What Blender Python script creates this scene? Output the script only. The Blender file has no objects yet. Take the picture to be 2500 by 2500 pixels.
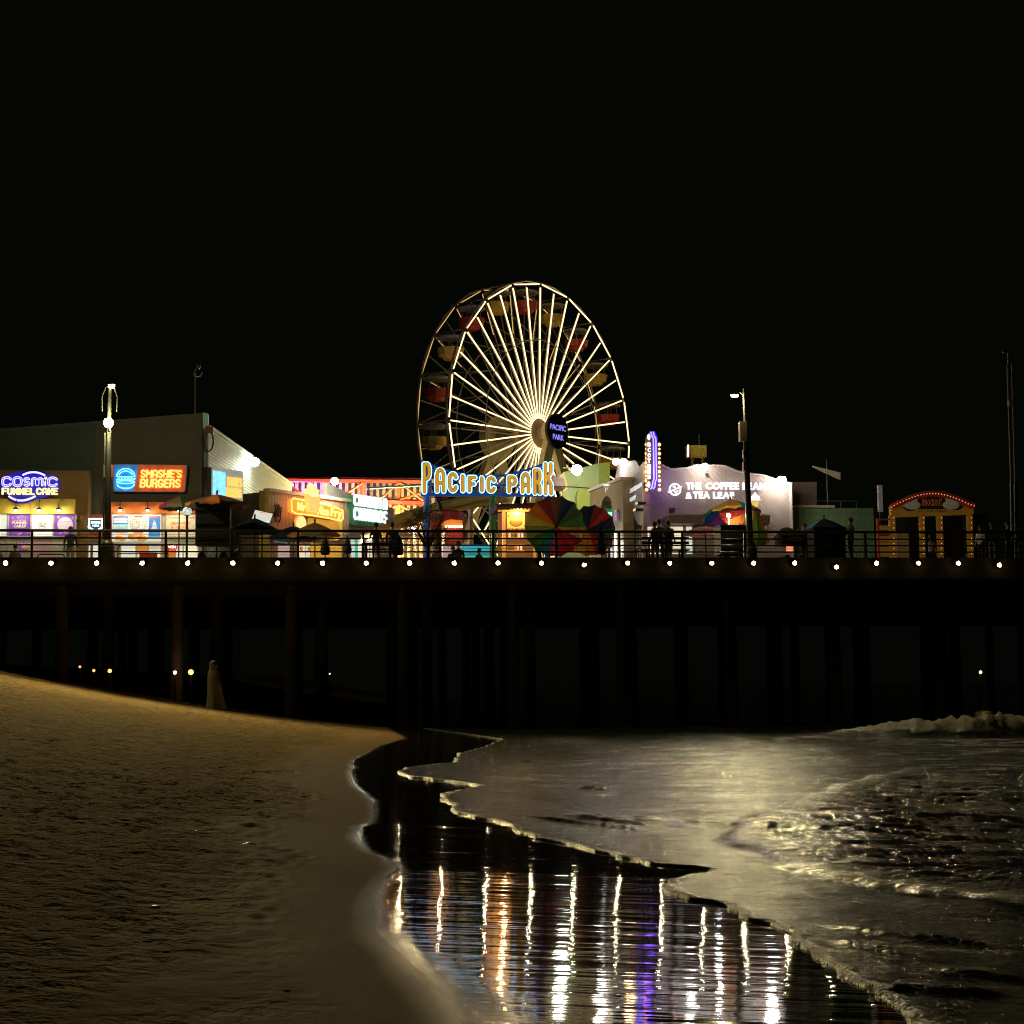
import bpy, bmesh, math, random
import numpy as np
from mathutils import Vector, Matrix
random.seed(7); np.random.seed(7)
sc = bpy.context.scene
COL = sc.collection
R = math.radians

# ------------------------------------------------------------------ camera
F = 4100.0                       # focal length in pixels of a 2500 px wide picture
CAM = Vector((0, 0, 1.6))
PITCH = math.atan(422 / F); ROLL = R(0.5)
fw = Vector((0, math.cos(PITCH), math.sin(PITCH)))
r0 = Vector((1, 0, 0)); u0 = Vector((0, -math.sin(PITCH), math.cos(PITCH)))
cr = math.cos(ROLL) * r0 - math.sin(ROLL) * u0
cu = math.sin(ROLL) * r0 + math.cos(ROLL) * u0
cd = bpy.data.cameras.new('camera'); cam = bpy.data.objects.new('camera', cd); COL.objects.link(cam)
m = Matrix((cr, cu, -fw)).transposed().to_4x4(); m.translation = CAM
cam.matrix_world = m
cd.sensor_width = 36; cd.lens = F / 2500 * 36; cd.clip_start = 0.1; cd.clip_end = 3000
sc.camera = cam

# ------------------------------------------------------------------ night sky, exposure
w = bpy.data.worlds.new('World'); sc.world = w; w.use_nodes = True
nt = w.node_tree; bg = nt.nodes['Background']
sky = nt.nodes.new('ShaderNodeTexSky'); sky.sky_type = 'NISHITA'; sky.sun_disc = False
sky.sun_elevation = R(-4); sky.sun_rotation = R(200); sky.air_density = 1.0
hsv = nt.nodes.new('ShaderNodeMixRGB'); hsv.blend_type = 'MIX'; hsv.inputs[0].default_value = 0.93
hsv.inputs[2].default_value = (0.040, 0.055, 0.028, 1)
nt.links.new(sky.outputs[0], hsv.inputs[1]); nt.links.new(hsv.outputs[0], bg.inputs[0])
bg.inputs[1].default_value = 0.029
sc.view_settings.view_transform = 'Standard'; sc.view_settings.look = 'None'
sc.view_settings.exposure = 0.3; sc.view_settings.gamma = 1.0
sc.cycles.use_denoising = True
sc.cycles.max_bounces = 6; sc.cycles.diffuse_bounces = 2; sc.cycles.glossy_bounces = 3
sc.cycles.transmission_bounces = 4; sc.cycles.sample_clamp_indirect = 45; sc.cycles.sample_clamp_direct = 0
sc.cycles.caustics_reflective = False; sc.cycles.caustics_refractive = False
sc.cycles.use_adaptive_sampling = False
sc.cycles.pixel_filter_type = 'BLACKMAN_HARRIS'; sc.cycles.filter_width = 1.1

# ------------------------------------------------------------------ pier frame
ALPHA = R(6.8)
U = Vector((math.cos(ALPHA), math.sin(ALPHA), 0)); N = Vector((-math.sin(ALPHA), math.cos(ALPHA), 0))
E0 = Vector((0, 67.0, 0)); DZ = 6.65           # the pier's edge, deck height
def ray(px, py): return fw + cr * ((px - 1250) / F) + cu * ((1250 - py) / F)
def hit(px, py, o, n):
    d = ray(px, py); return CAM + d * ((o - CAM).dot(n) / d.dot(n))
def plan(px, v, py=1340):                      # plan position at column px, v metres behind the pier's edge
    p = hit(px, py, E0 + N * v, N); return Vector((p.x, p.y, 0))
def ground_at(px, py, z=0.0):
    d = ray(px, py); t = (z - CAM.z) / d.z; p = CAM + d * t; return p.x, p.y

# ------------------------------------------------------------------ materials
MATS = {}
def mat(key, col=(.5, .5, .5), rough=.6, metal=0, em=None, es=0, vary=.18, ns=3.0, bump=.0, bs=30, spec=.5, stripes=None, trans=0, thin=0):
    if key in MATS: return MATS[key]
    m = bpy.data.materials.new(key); m.use_nodes = True; t = m.node_tree; b = t.nodes['Principled BSDF']
    L = t.links.new
    b.inputs['Roughness'].default_value = rough; b.inputs['Metallic'].default_value = metal
    b.inputs['Specular IOR Level'].default_value = spec
    tc = t.nodes.new('ShaderNodeTexCoord')
    nz = t.nodes.new('ShaderNodeTexNoise'); nz.inputs['Scale'].default_value = ns; nz.inputs['Detail'].default_value = 6; nz.inputs['Roughness'].default_value = .65
    L(tc.outputs['Object'], nz.inputs['Vector'])
    rp = t.nodes.new('ShaderNodeMapRange'); rp.inputs[1].default_value = .3; rp.inputs[2].default_value = .7
    rp.inputs[3].default_value = 1 - vary; rp.inputs[4].default_value = 1 + vary * .5
    L(nz.outputs[0], rp.inputs[0])
    mx = t.nodes.new('ShaderNodeMixRGB'); mx.blend_type = 'MULTIPLY'; mx.inputs[0].default_value = 1
    mx.inputs[1].default_value = (*col, 1); L(rp.outputs[0], mx.inputs[2]); L(mx.outputs[0], b.inputs['Base Color'])
    if bump or stripes:
        bp = t.nodes.new('ShaderNodeBump'); bp.inputs['Distance'].default_value = .02; bp.inputs['Strength'].default_value = bump or .6
        if stripes:
            wv = t.nodes.new('ShaderNodeTexWave'); wv.bands_direction = stripes[0]; wv.inputs['Scale'].default_value = stripes[1]
            wv.wave_profile = 'SAW'; wv.inputs['Distortion'].default_value = .15; L(tc.outputs['Object'], wv.inputs['Vector']); L(wv.outputs['Fac'], bp.inputs['Height'])
            mx2 = t.nodes.new('ShaderNodeMixRGB'); mx2.blend_type = 'MULTIPLY'; cr_ = t.nodes.new('ShaderNodeMapRange')
            cr_.inputs[1].default_value = 0; cr_.inputs[2].default_value = .18; cr_.inputs[3].default_value = .55; cr_.inputs[4].default_value = 1
            L(wv.outputs['Fac'], cr_.inputs[0]); mx2.inputs[0].default_value = 1; L(mx.outputs[0], mx2.inputs[1]); L(cr_.outputs[0], mx2.inputs[2]); L(mx2.outputs[0], b.inputs['Base Color'])
        else:
            n2 = t.nodes.new('ShaderNodeTexNoise'); n2.inputs['Scale'].default_value = bs; n2.inputs['Detail'].default_value = 5; L(tc.outputs['Object'], n2.inputs['Vector']); L(n2.outputs[0], bp.inputs['Height'])
        L(bp.outputs[0], b.inputs['Normal'])
    if trans:
        b.inputs['Transmission Weight'].default_value = trans
    if em:
        b.inputs['Emission Color'].default_value = (*em, 1); b.inputs['Emission Strength'].default_value = es
        if es < 3:          # weak glow, put on prints and plain paint too, made uneven
            mm = t.nodes.new('ShaderNodeMath'); mm.operation = 'MULTIPLY'; mm.inputs[1].default_value = es; L(rp.outputs[0], mm.inputs[0]); L(mm.outputs[0], b.inputs['Emission Strength'])
    if thin:
        tr_ = t.nodes.new('ShaderNodeBsdfTranslucent'); mxs = t.nodes.new('ShaderNodeMixShader'); mxs.inputs[0].default_value = thin
        L(mx.outputs[0], tr_.inputs[0]); L(b.outputs[0], mxs.inputs[1]); L(tr_.outputs[0], mxs.inputs[2]); L(mxs.outputs[0], t.nodes['Material Output'].inputs[0])
    MATS[key] = m; return m

# ------------------------------------------------------------------ mesh helpers
class MB:
    def __init__(s): s.v = []; s.f = []; s.mi = []
    def add(s, vs, fs, mi=0):
        k = len(s.v); s.v += [tuple(p) for p in vs]; s.f += [tuple(i + k for i in f) for f in fs]; s.mi += [mi] * len(fs); return s
    def box(s, x0, x1, y0, y1, z0, z1, mi=0):
        x0, x1 = sorted((x0, x1)); y0, y1 = sorted((y0, y1)); z0, z1 = sorted((z0, z1))
        v = [(x0, y0, z0), (x1, y0, z0), (x1, y1, z0), (x0, y1, z0), (x0, y0, z1), (x1, y0, z1), (x1, y1, z1), (x0, y1, z1)]
        return s.add(v, [(0, 3, 2, 1), (4, 5, 6, 7), (0, 1, 5, 4), (1, 2, 6, 5), (2, 3, 7, 6), (3, 0, 4, 7)], mi)
    def prism(s, poly, y0, y1, mi=0):           # outline in x,z pushed from y0 to y1
        n = len(poly); v = [(x, y0, z) for x, z in poly] + [(x, y1, z) for x, z in poly]
        return s.add(v, [tuple(range(n)), tuple(range(2 * n - 1, n - 1, -1))] + [(i, i + n, (i + 1) % n + n, (i + 1) % n) for i in range(n)], mi)
    def cyl(s, a, b, ra, rb=None, n=8, caps=True, mi=0):
        a = Vector(a); b = Vector(b); rb = ra if rb is None else rb; d = (b - a).normalized() if (b - a).length > 1e-9 else Vector((0, 0, 1))
        x = d.orthogonal().normalized(); y = d.cross(x)
        v = []
        for c, r in ((a, ra), (b, rb)):
            for i in range(n):
                t = 2 * math.pi * i / n; v.append(c + x * (r * math.cos(t)) + y * (r * math.sin(t)))
        f = [(i, (i + 1) % n, (i + 1) % n + n, i + n) for i in range(n)]
        if caps: f += [tuple(range(n - 1, -1, -1)), tuple(range(n, 2 * n))]
        return s.add(v, f, mi)
    def tube(s, pts, r, n=6, closed=False, mi=0):
        P = [Vector(p) for p in pts]; m = len(P)
        if m < 2: return s
        rr = r if isinstance(r, (list, tuple)) else [r] * m
        v = []; prev = None
        for i, p in enumerate(P):
            a = P[(i - 1) % m] if (closed or i > 0) else p; b = P[(i + 1) % m] if (closed or i < m - 1) else p
            d = (b - a); d = d.normalized() if d.length > 1e-9 else Vector((0, 0, 1))
            x = (d.orthogonal() if prev is None else prev - d * prev.dot(d)); x = x.normalized() if x.length > 1e-6 else d.orthogonal().normalized()
            prev = x; y = d.cross(x)
            for k in range(n):
                t = 2 * math.pi * k / n; v.append(p + x * (rr[i] * math.cos(t)) + y * (rr[i] * math.sin(t)))
        f = []
        for i in range(m if closed else m - 1):
            j = (i + 1) % m
            for k in range(n): f.append((i * n + k, i * n + (k + 1) % n, j * n + (k + 1) % n, j * n + k))
        if not closed: f += [tuple(range(n - 1, -1, -1)), tuple((m - 1) * n + k for k in range(n))]
        return s.add(v, f, mi)
    def sphere(s, c, r, nu=10, nv=6, sc_=(1, 1, 1), mi=0):
        c = Vector(c); v = [c + Vector((0, 0, r * sc_[2]))]; f = []
        for j in range(1, nv):
            ph = math.pi * j / nv
            for i in range(nu):
                t = 2 * math.pi * i / nu; v.append(c + Vector((r * sc_[0] * math.sin(ph) * math.cos(t), r * sc_[1] * math.sin(ph) * math.sin(t), r * sc_[2] * math.cos(ph))))
        v.append(c - Vector((0, 0, r * sc_[2])))
        for i in range(nu): f.append((0, 1 + i, 1 + (i + 1) % nu))
        for j in range(nv - 2):
            for i in range(nu):
                a = 1 + j * nu; f.append((a + i, a + nu + i, a + nu + (i + 1) % nu, a + (i + 1) % nu))
        e = len(v) - 1; a = 1 + (nv - 2) * nu
        for i in range(nu): f.append((e, a + (i + 1) % nu, a + i))
        return s.add(v, f, mi)
    def lathe(s, prof, n=12, c=(0, 0, 0), mi=0):     # prof: (radius, z)
        v = []; f = []
        for r, z in prof:
            for i in range(n):
                t = 2 * math.pi * i / n; v.append((c[0] + r * math.cos(t), c[1] + r * math.sin(t), c[2] + z))
        for j in range(len(prof) - 1):
            for i in range(n): f.append((j * n + i, j * n + (i + 1) % n, (j + 1) * n + (i + 1) % n, (j + 1) * n + i))
        f += [tuple(range(n - 1, -1, -1)), tuple((len(prof) - 1) * n + i for i in range(n))]
        return s.add(v, f, mi)
    def mesh(s, name):
        me = bpy.data.meshes.new(name); me.from_pydata(s.v, [], s.f); return me
    def obj(s, name, mats, parent=None, smooth=False, loc=None, rot=None):
        me = s.mesh(name)
        for q in (mats if isinstance(mats, (list, tuple)) else [mats]): me.materials.append(q)
        if any(s.mi): me.polygons.foreach_set('material_index', s.mi)
        bm = bmesh.new(); bm.from_mesh(me); bmesh.ops.recalc_face_normals(bm, faces=bm.faces); bm.to_mesh(me); bm.free()
        if smooth: me.polygons.foreach_set('use_smooth', [True] * len(me.polygons))
        return put(name, me, parent, loc, rot)
def put(name, me, parent=None, loc=None, rot=None):
    o = bpy.data.objects.new(name, me); COL.objects.link(o)
    if parent is not None: o.parent = parent
    if loc is not None: o.location = loc
    if rot is not None: o.rotation_euler = rot
    return o
def tag(o, label=None, cat=None, group=None, kind=None):
    if label: o['label'] = label
    if cat: o['category'] = cat
    if group: o['group'] = group
    if kind: o['kind'] = kind
    return o
def copy_tree(o, parent=None):
    c = o.copy(); COL.objects.link(c); c.parent = parent
    for ch in list(o.children): copy_tree(ch, c)
    return c
class T:
    """a thing: an Empty at its base on the deck; local x along its front, y away from the beach, z up"""
    def __init__(s, name, label, cat, px=None, v=0, ang=ALPHA, group=None, loc=None, z=None):
        p = loc if loc is not None else plan(px, v)
        s.o = bpy.data.objects.new(name, None); COL.objects.link(s.o); s.o.empty_display_size = .2
        s.org = Vector((p[0], p[1], DZ if z is None else z)); s.ang = ang
        s.o.location = s.org; s.o.rotation_euler = (0, 0, ang)
        s.ex = Vector((math.cos(ang), math.sin(ang), 0)); s.ey = Vector((-math.sin(ang), math.cos(ang), 0))
        tag(s.o, label, cat, group, 'thing')
    def l(s, px, py, y=0.0):                     # local x,z of a picture point on the plane local y
        p = hit(px, py, s.org + s.ey * y, s.ey) - s.org
        return p.dot(s.ex), p.z
    def rect(s, x0, y0, x1, y1, y=0.0):
        mx, my = (x0 + x1) / 2, (y0 + y1) / 2
        return s.l(x0, my, y)[0], s.l(x1, my, y)[0], s.l(mx, y1, y)[1], s.l(mx, y0, y)[1]
    def box(s, name, r, ya, yb, mt, parent=None, zmin=None):
        a, b, c, d = s.rect(*r, y=ya)
        if zmin is not None: c = zmin
        return MB().box(a, b, ya, yb, c, d).obj(name, mt, parent or s.o)
    def poly(s, name, pts, ya, yb, mt, parent=None):
        return MB().prism([s.l(x, y, ya) for x, y in pts], ya, yb).obj(name, mt, parent or s.o)
    def obj(s, name, mb, mt, parent=None, smooth=False): return mb.obj(name, mt, parent or s.o, smooth)
def light(kind, name, loc, energy, col, parent=None, size=.1, target=None, spot=None, blend=.5):
    ld = bpy.data.lights.new(name, kind); ld.energy = energy; ld.color = col
    if kind == 'SPOT': ld.spot_size = R(spot); ld.spot_blend = blend
    ld.shadow_soft_size = size
    o = bpy.data.objects.new(name, ld); COL.objects.link(o); o.location = loc
    if target is not None: o.rotation_euler = (Vector(target) - Vector(loc)).to_track_quat('-Z', 'Y').to_euler()
    if parent is not None:
        o.parent = parent
        if parent.type == 'EMPTY' or True: pass
    return o

# ------------------------------------------------------------------ noise
def _h(ix, iy, s):
    n = (ix.astype(np.int64) * 374761393 + iy.astype(np.int64) * 668265263 + s * 1442695041) & 0x7fffffff
    n = ((n ^ (n >> 13)) * 1274126177) & 0x7fffffff
    return ((n ^ (n >> 16)) & 0xffff) / 65535.0
def vn(x, y, s=0):
    ix = np.floor(x); iy = np.floor(y); fx = x - ix; fy = y - iy; fx = fx * fx * (3 - 2 * fx); fy = fy * fy * (3 - 2 * fy)
    return (_h(ix, iy, s) * (1 - fx) + _h(ix + 1, iy, s) * fx) * (1 - fy) + (_h(ix, iy + 1, s) * (1 - fx) + _h(ix + 1, iy + 1, s) * fx) * fy
def fbm(x, y, s=0, o=4):
    a = 0; k = .5
    for i in range(o): a = a + k * (vn(x, y, s + i) - .5); x = x * 2.03 + 7.1; y = y * 2.03 + 3.7; k *= .5
    return a
def sst(a, b, x):
    t = np.clip((x - a) / (b - a), 0, 1); return t * t * (3 - 2 * t)
def grid_obj(name, X, Y, Z, keep, mt, attrs):
    r, c = X.shape; idx = np.arange(r * c).reshape(r, c)
    q = np.stack([idx[:-1, :-1], idx[:-1, 1:], idx[1:, 1:], idx[1:, :-1]], -1).reshape(-1, 4)
    me = bpy.data.meshes.new(name)
    me.vertices.add(r * c); me.vertices.foreach_set('co', np.stack([X, Y, Z], -1).astype(np.float32).ravel())
    me.loops.add(len(q) * 4); me.loops.foreach_set('vertex_index', q.astype(np.int32).ravel())
    me.polygons.add(len(q)); me.polygons.foreach_set('loop_start', np.arange(0, len(q) * 4, 4, dtype=np.int32))
    me.polygons.foreach_set('use_smooth', np.ones(len(q), dtype=bool))
    me.update(calc_edges=True)
    for k, a in attrs.items():
        at = me.attributes.new(k, 'FLOAT', 'POINT'); at.data.foreach_set('value', a.astype(np.float32).ravel())
    me.materials.append(mt)
    o = put(name, me); return o

# ------------------------------------------------------------------ beach and sea
WET_PX = [(996, 1803), (938, 1820), (872, 1856), (862, 1892), (880, 1925), (923, 1954), (925, 2008), (887, 2019), (878, 2037), (905, 2077), (960, 2095), (992, 2120), (967, 2153), (963, 2207), (988, 2262), (1025, 2309), (1072, 2352), (1126, 2396), (1180, 2450), (1230, 2500)]
SWASH_PX = [(1160, 1796), (1225, 1806), (1180, 1825), (1119, 1841), (1108, 1862), (1054, 1869), (985, 1876), (972, 1887), (996, 1897), (1126, 1912), (1172, 1920), (1112, 1932), (1079, 1943), (1077, 1954), (1106, 1966), (1101, 1977), (1126, 1990), (1238, 2012), (1253, 2026), (1289, 2042), (1380, 2062), (1488, 2086), (1590, 2112), (1760, 2127), (1693, 2139), (1628, 2153), (1614, 2167), (1651, 2190), (1777, 2216), (1805, 2239), (1861, 2253), (1917, 2272), (1945, 2307), (1987, 2332), (2066, 2393), (2122, 2421), (2201, 2477), (2215, 2500)]
SLOPE = .045
wp = sorted([(y, x) for x, y in [ground_at(*p) for p in WET_PX]] + [(3.0, .25), (6.5, .15), (62, -4.4), (70, -5.2), (140, -9)])
WY = np.array([p[0] for p in wp]); WX = np.array([p[1] for p in wp])
def xw(Y): return np.interp(Y, WY, WX)
def on_slope(px, py):
    z = 0.0
    for _ in range(12):
        x, y = ground_at(px, py, z); z = SLOPE * (float(xw(y)) - x); z = max(z, -.14)
    return x, y
sp = sorted([(y, x) for x, y in [on_slope(*p) for p in SWASH_PX]] + [(2.5, 2.6), (60, -1.9), (66, -3.6), (75, -3.5), (140, -7)])
SY = np.array([p[0] for p in sp]); SX = np.array([p[1] for p in sp])
def xs(Y): return np.interp(Y, SY, SX)
SEA = -.16
def sand_z(X, Y):
    d = xw(Y) - X
    e = np.maximum(d, 0)
    z = SLOPE * d + np.where(d > 0, .045 * (np.sqrt(e * e + 1.0) - 1.0) + .0045 * e * e, 0)
    z = np.where(d > 16.5, z[...] * 0 + (SLOPE * 16.5 + .045 * 15.53 + 1.225) + (d - 16.5) * .02, z)
    return np.maximum(z, -1.2)
ys = list(3.2 * 1.0063 ** np.arange(560))
ys += [ys[-1] * 1.08 ** k for k in range(1, 9)]
ys = np.array(ys)
tc_ = np.concatenate([np.linspace(-3.2, -.5, 24)[:-1], np.linspace(-.5, .46, 440), np.linspace(.46, 2.5, 14)[1:]])
Yg, Tg = np.meshgrid(ys, tc_, indexing='ij'); Xg = Yg * Tg
Zg = sand_z(Xg, Yg); dg = xw(Yg) - Xg
edge = fbm(Xg * 2.2, Yg * .9, 11) * .25
wet = 1 - sst(-.10, .22, dg + edge * .35)
sheen = 1 - sst(-.06, .20 + .26 * (1 - sst(9, 17, Yg)), dg + edge * .5)
damp = 1 - sst(.1, 2.4, dg + edge * 3)
lump = sst(.7, 2.4, dg + fbm(Xg * .5, Yg * .25, 5) * 3.0)
Zg = Zg + lump * ((.45 + .55 * sst(9, 24, Yg)) * (fbm(Xg * 1.6, Yg * 1.1, 21, 5) * .06 + fbm(Xg * 6, Yg * 5, 31, 3) * .025)) + (1 - wet) * fbm(Xg * .8, Yg * .6, 41) * .03
# footprints
fpx = []
for k in range(4200):
    Y = 6 + 56 * random.random() ** 1.15; dd = .9 + random.random() ** 1.1 * (2.0 + Y * .26); X = float(xw(Y)) - dd
    fpx.append((X, Y))
for k in range(26):                                   # a few tracks of steps
    Y = random.uniform(8, 45); dd = random.uniform(1.6, 3 + Y * .22); X = float(xw(Y)) - dd; a = random.uniform(-.5, .5) + math.pi / 2
    for q in range(14):
        X += math.cos(a) * .7; Y += math.sin(a) * .7; fpx.append((X + (.11 if q % 2 else -.11), Y))
for X, Y in fpx:
    if Y < 4 or Y > 66 or float(xw(Y)) - X < .8: continue
    r = random.uniform(.05, .12); dp = random.uniform(.014, .042) * (.10 + .90 * min(1, max(0, (Y - 8) / 16))); asp = random.uniform(.7, 1.5)
    j0, j1 = np.searchsorted(ys, [Y - 3 * r * asp, Y + 3 * r * asp]); i0, i1 = np.searchsorted(tc_, [(X - 3 * r) / Y, (X + 3 * r) / Y])
    if j1 <= j0 or i1 <= i0: continue
    sl = (slice(j0, j1 + 1), slice(max(i0 - 1, 0), i1 + 1))
    q = ((Xg[sl] - X) / r) ** 2 + ((Yg[sl] - Y) / (r * asp)) ** 2
    Zg[sl] += dp * (-np.exp(-q * 1.1) + .42 * np.exp(-(np.sqrt(q) - 1.35) ** 2 * 5))
sm = bpy.data.materials.new('sand'); sm.use_nodes = True; t = sm.node_tree; L = t.links.new; b = t.nodes['Principled BSDF']
def nd(t, typ, **k):
    n = t.nodes.new(typ)
    for a, v in k.items(): setattr(n, a, v)
    return n
def noise(t, vec, scale, detail=5, rough=.6, stretch=None):
    if stretch:
        mp = nd(t, 'ShaderNodeMapping'); mp.inputs['Scale'].default_value = stretch; t.links.new(vec, mp.inputs[0]); vec = mp.outputs[0]
    n = nd(t, 'ShaderNodeTexNoise'); n.inputs['Scale'].default_value = scale; n.inputs['Detail'].default_value = detail; n.inputs['Roughness'].default_value = rough
    t.links.new(vec, n.inputs['Vector']); return n.outputs[0]
def mrange(t, x, a, b, c, d):
    n = nd(t, 'ShaderNodeMapRange'); n.inputs[1].default_value = a; n.inputs[2].default_value = b; n.inputs[3].default_value = c; n.inputs[4].default_value = d
    t.links.new(x, n.inputs[0]); return n.outputs[0]
def mixc(t, f, a, b, mode='MIX'):
    n = nd(t, 'ShaderNodeMixRGB', blend_type=mode)
    for s, v in ((0, f), (1, a), (2, b)):
        if isinstance(v, (int, float)): n.inputs[s].default_value = v
        elif isinstance(v, tuple): n.inputs[s].default_value = (*v, 1)
        else: t.links.new(v, n.inputs[s])
    return n.outputs[0]
def math_(t, op, a, b=None):
    n = nd(t, 'ShaderNodeMath', operation=op)
    for s, v in ((0, a), (1, b)):
        if v is None: continue
        if isinstance(v, (int, float)): n.inputs[s].default_value = v
        else: t.links.new(v, n.inputs[s])
    return n.outputs[0]
pos = nd(t, 'ShaderNodeNewGeometry').outputs['Position']
ash = nd(t, 'ShaderNodeAttribute', attribute_name='sheen').outputs['Fac']; aw = nd(t, 'ShaderNodeAttribute', attribute_name='wet').outputs['Fac']; ad = nd(t, 'ShaderNodeAttribute', attribute_name='damp').outputs['Fac']
g1 = noise(t, pos, 55, 4, .7); g2 = noise(t, pos, 1.3, 5)
dry = mixc(t, g2, (.25, .168, .072), (.33, .235, .105)); dry = mixc(t, mrange(t, g1, .35, .7, 0, .5), dry, (.20, .14, .07))
dmp = mixc(t, g2, (.19, .115, .048), (.24, .15, .066))
col = mixc(t, ad, dry, dmp); col = mixc(t, math_(t, 'MULTIPLY', ash, .6), col, (.06, .04, .02)); col = mixc(t, aw, col, (.028, .022, .015)); L(col, b.inputs['Base Color'])
rg = math_(t, 'SUBTRACT', .92, math_(t, 'MULTIPLY', ad, .30)); rgm = nd(t, 'ShaderNodeMix', data_type='FLOAT'); L(math_(t, 'POWER', ash, .7), rgm.inputs[0]); L(rg, rgm.inputs[2]); rgm.inputs[3].default_value = .045
L(rgm.outputs[0], b.inputs['Roughness']); b.inputs['IOR'].default_value = 1.36
sw = nd(t, 'ShaderNodeMix', data_type='FLOAT'); L(ash, sw.inputs[0]); sw.inputs[2].default_value = .03; sw.inputs[3].default_value = .62; L(sw.outputs[0], b.inputs['Specular IOR Level'])
rip = noise(t, pos, 3.6, 2, .5, (.22, 1.7, 1)); rip2 = noise(t, pos, 21, 3, .6, (.30, 1.6, 1)); rip3 = noise(t, pos, 90, 2, .5, (.5, 1.3, 1))
hw = math_(t, 'ADD', math_(t, 'ADD', math_(t, 'MULTIPLY', rip, .0040), math_(t, 'MULTIPLY', noise(t, pos, 1.7, 2, .5, (1, .7, 1)), .0045)), math_(t, 'ADD', math_(t, 'MULTIPLY', rip2, .00016), math_(t, 'MULTIPLY', rip3, .00003)))
al_ = nd(t, 'ShaderNodeAttribute', attribute_name='lump').outputs['Fac']
pit = math_(t, 'ADD', mrange(t, noise(t, pos, 3.4, 4, .62, (1, .8, 1)), .46, .62, 0, 1), math_(t, 'MULTIPLY', mrange(t, noise(t, pos, 8.5, 3, .6, (1, .7, 1)), .50, .66, 0, 1), .45))
hd = math_(t, 'ADD', math_(t, 'MULTIPLY', g1, .004), math_(t, 'MULTIPLY', noise(t, pos, 12, 4, .7), .007))
hd = math_(t, 'SUBTRACT', hd, math_(t, 'MULTIPLY', math_(t, 'MULTIPLY', pit, al_), .13)); hd = math_(t, 'MULTIPLY', hd, math_(t, 'SUBTRACT', 1, ash))
hm = nd(t, 'ShaderNodeMix', data_type='FLOAT'); L(aw, hm.inputs[0]); L(hd, hm.inputs[2]); L(hw, hm.inputs[3])
bp = nd(t, 'ShaderNodeBump'); bp.inputs['Distance'].default_value = 1; bp.inputs['Strength'].default_value = 1; L(hm.outputs[0], bp.inputs['Height']); L(bp.outputs[0], b.inputs['Normal'])
sand = grid_obj('sand', Xg, Yg, Zg, None, sm, {'wet': wet, 'damp': damp, 'sheen': sheen, 'lump': lump * (.5 + .5 * sst(10, 22, Yg))}); tag(sand, kind='structure')

# the sea
ys2 = np.concatenate([2.6 * 1.0062 ** np.arange(540), 2.6 * 1.0062 ** 539 * 1.13 ** np.arange(1, 24)])
ts = np.concatenate([np.linspace(0, .012, 14)[:-1], np.linspace(.012, .52, 400)[:-1], np.linspace(.52, 4, 26)])
Ys, Ss = np.meshgrid(ys2, ts, indexing='ij'); lim = np.minimum(Ys, 70)
Xs = xs(Ys) + np.where(Ss < .52, Ss * lim, .52 * lim + (Ss - .52) * Ys)
jt = np.linspace(1, 0, 40); Xs[:, 0:40] += (fbm(Ys * 4, Ys * 0 + 3, 3, 4) * .22 + fbm(Ys * 19, Ys * 0 + 9, 13, 2) * .05)[:, 0:40] * jt
sd = Xs - Xs[:, :1]
F2 = sorted((y, x) for x, y in [ground_at(px, py, -.1) for px, py in [(2210, 1872), (2110, 1890), (2000, 1925), (1900, 1960), (1800, 2000), (1748, 2035), (1830, 2070), (1920, 2110), (2020, 2135), (2150, 2152), (2330, 2180), (2560, 2215)]])
F2Y = np.array([p[0] for p in F2]); F2X = np.array([p[1] for p in F2])
xf = np.interp(Ys, F2Y, F2X, left=99, right=99) + fbm(Ys * 3, Xs * 3, 51, 3) * .35
st = sst(-.02, .22, Xs - xf) * (1 - sst(.6, 5.0, Xs - xf) * .55)
bed = sand_z(Xs, Ys)
lvl = np.maximum(SEA, bed + .018)
lip = .011 * np.exp(-((sd - .05) / .04) ** 2) * sst(.3, .7, vn(Xs * 7, Ys * 7, 8)) + .008 * sst(0, .10, sd)
chop = fbm(Xs * .55, Ys * 1.5, 61, 5) * (.05 + .0022 * np.minimum(Ys, 70)) * sst(.1, 2.5, sd) + fbm(Xs * 2.0, Ys * 5.5, 72, 4) * .024 * sst(.1, 1.2, sd)
chop = chop + fbm(Xs * .28, Ys * 1.15, 65, 3) * (.02 + .0016 * np.minimum(Ys, 70)) * sst(.3, 2.0, sd) * sst(10, 22, Ys)
turb = st * sst(.05, .6, Xs - xf) * fbm(Xs * 4.5, Ys * 9.0, 84, 5) * .07
bx0, by0 = ground_at(1965, 1790, 0); bx1, by1 = ground_at(2520, 1792, 0)
bl = by0 + 1 + (Xs - bx0) * .06 + fbm(Xs * .35, Xs * 0 + 1, 91) * 2.2
ridge = sst(bx0 - 1.5, bx0 + 6, Xs) * np.exp(-np.where(Ys < bl, (Ys - bl) / .75, (Ys - bl) / 2.0) ** 2)
ridge_t = ridge * (1 + fbm(Xs * 3.4, Ys * 3.0, 95, 5) * 1.0)
lines = np.zeros_like(Xs)
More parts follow.
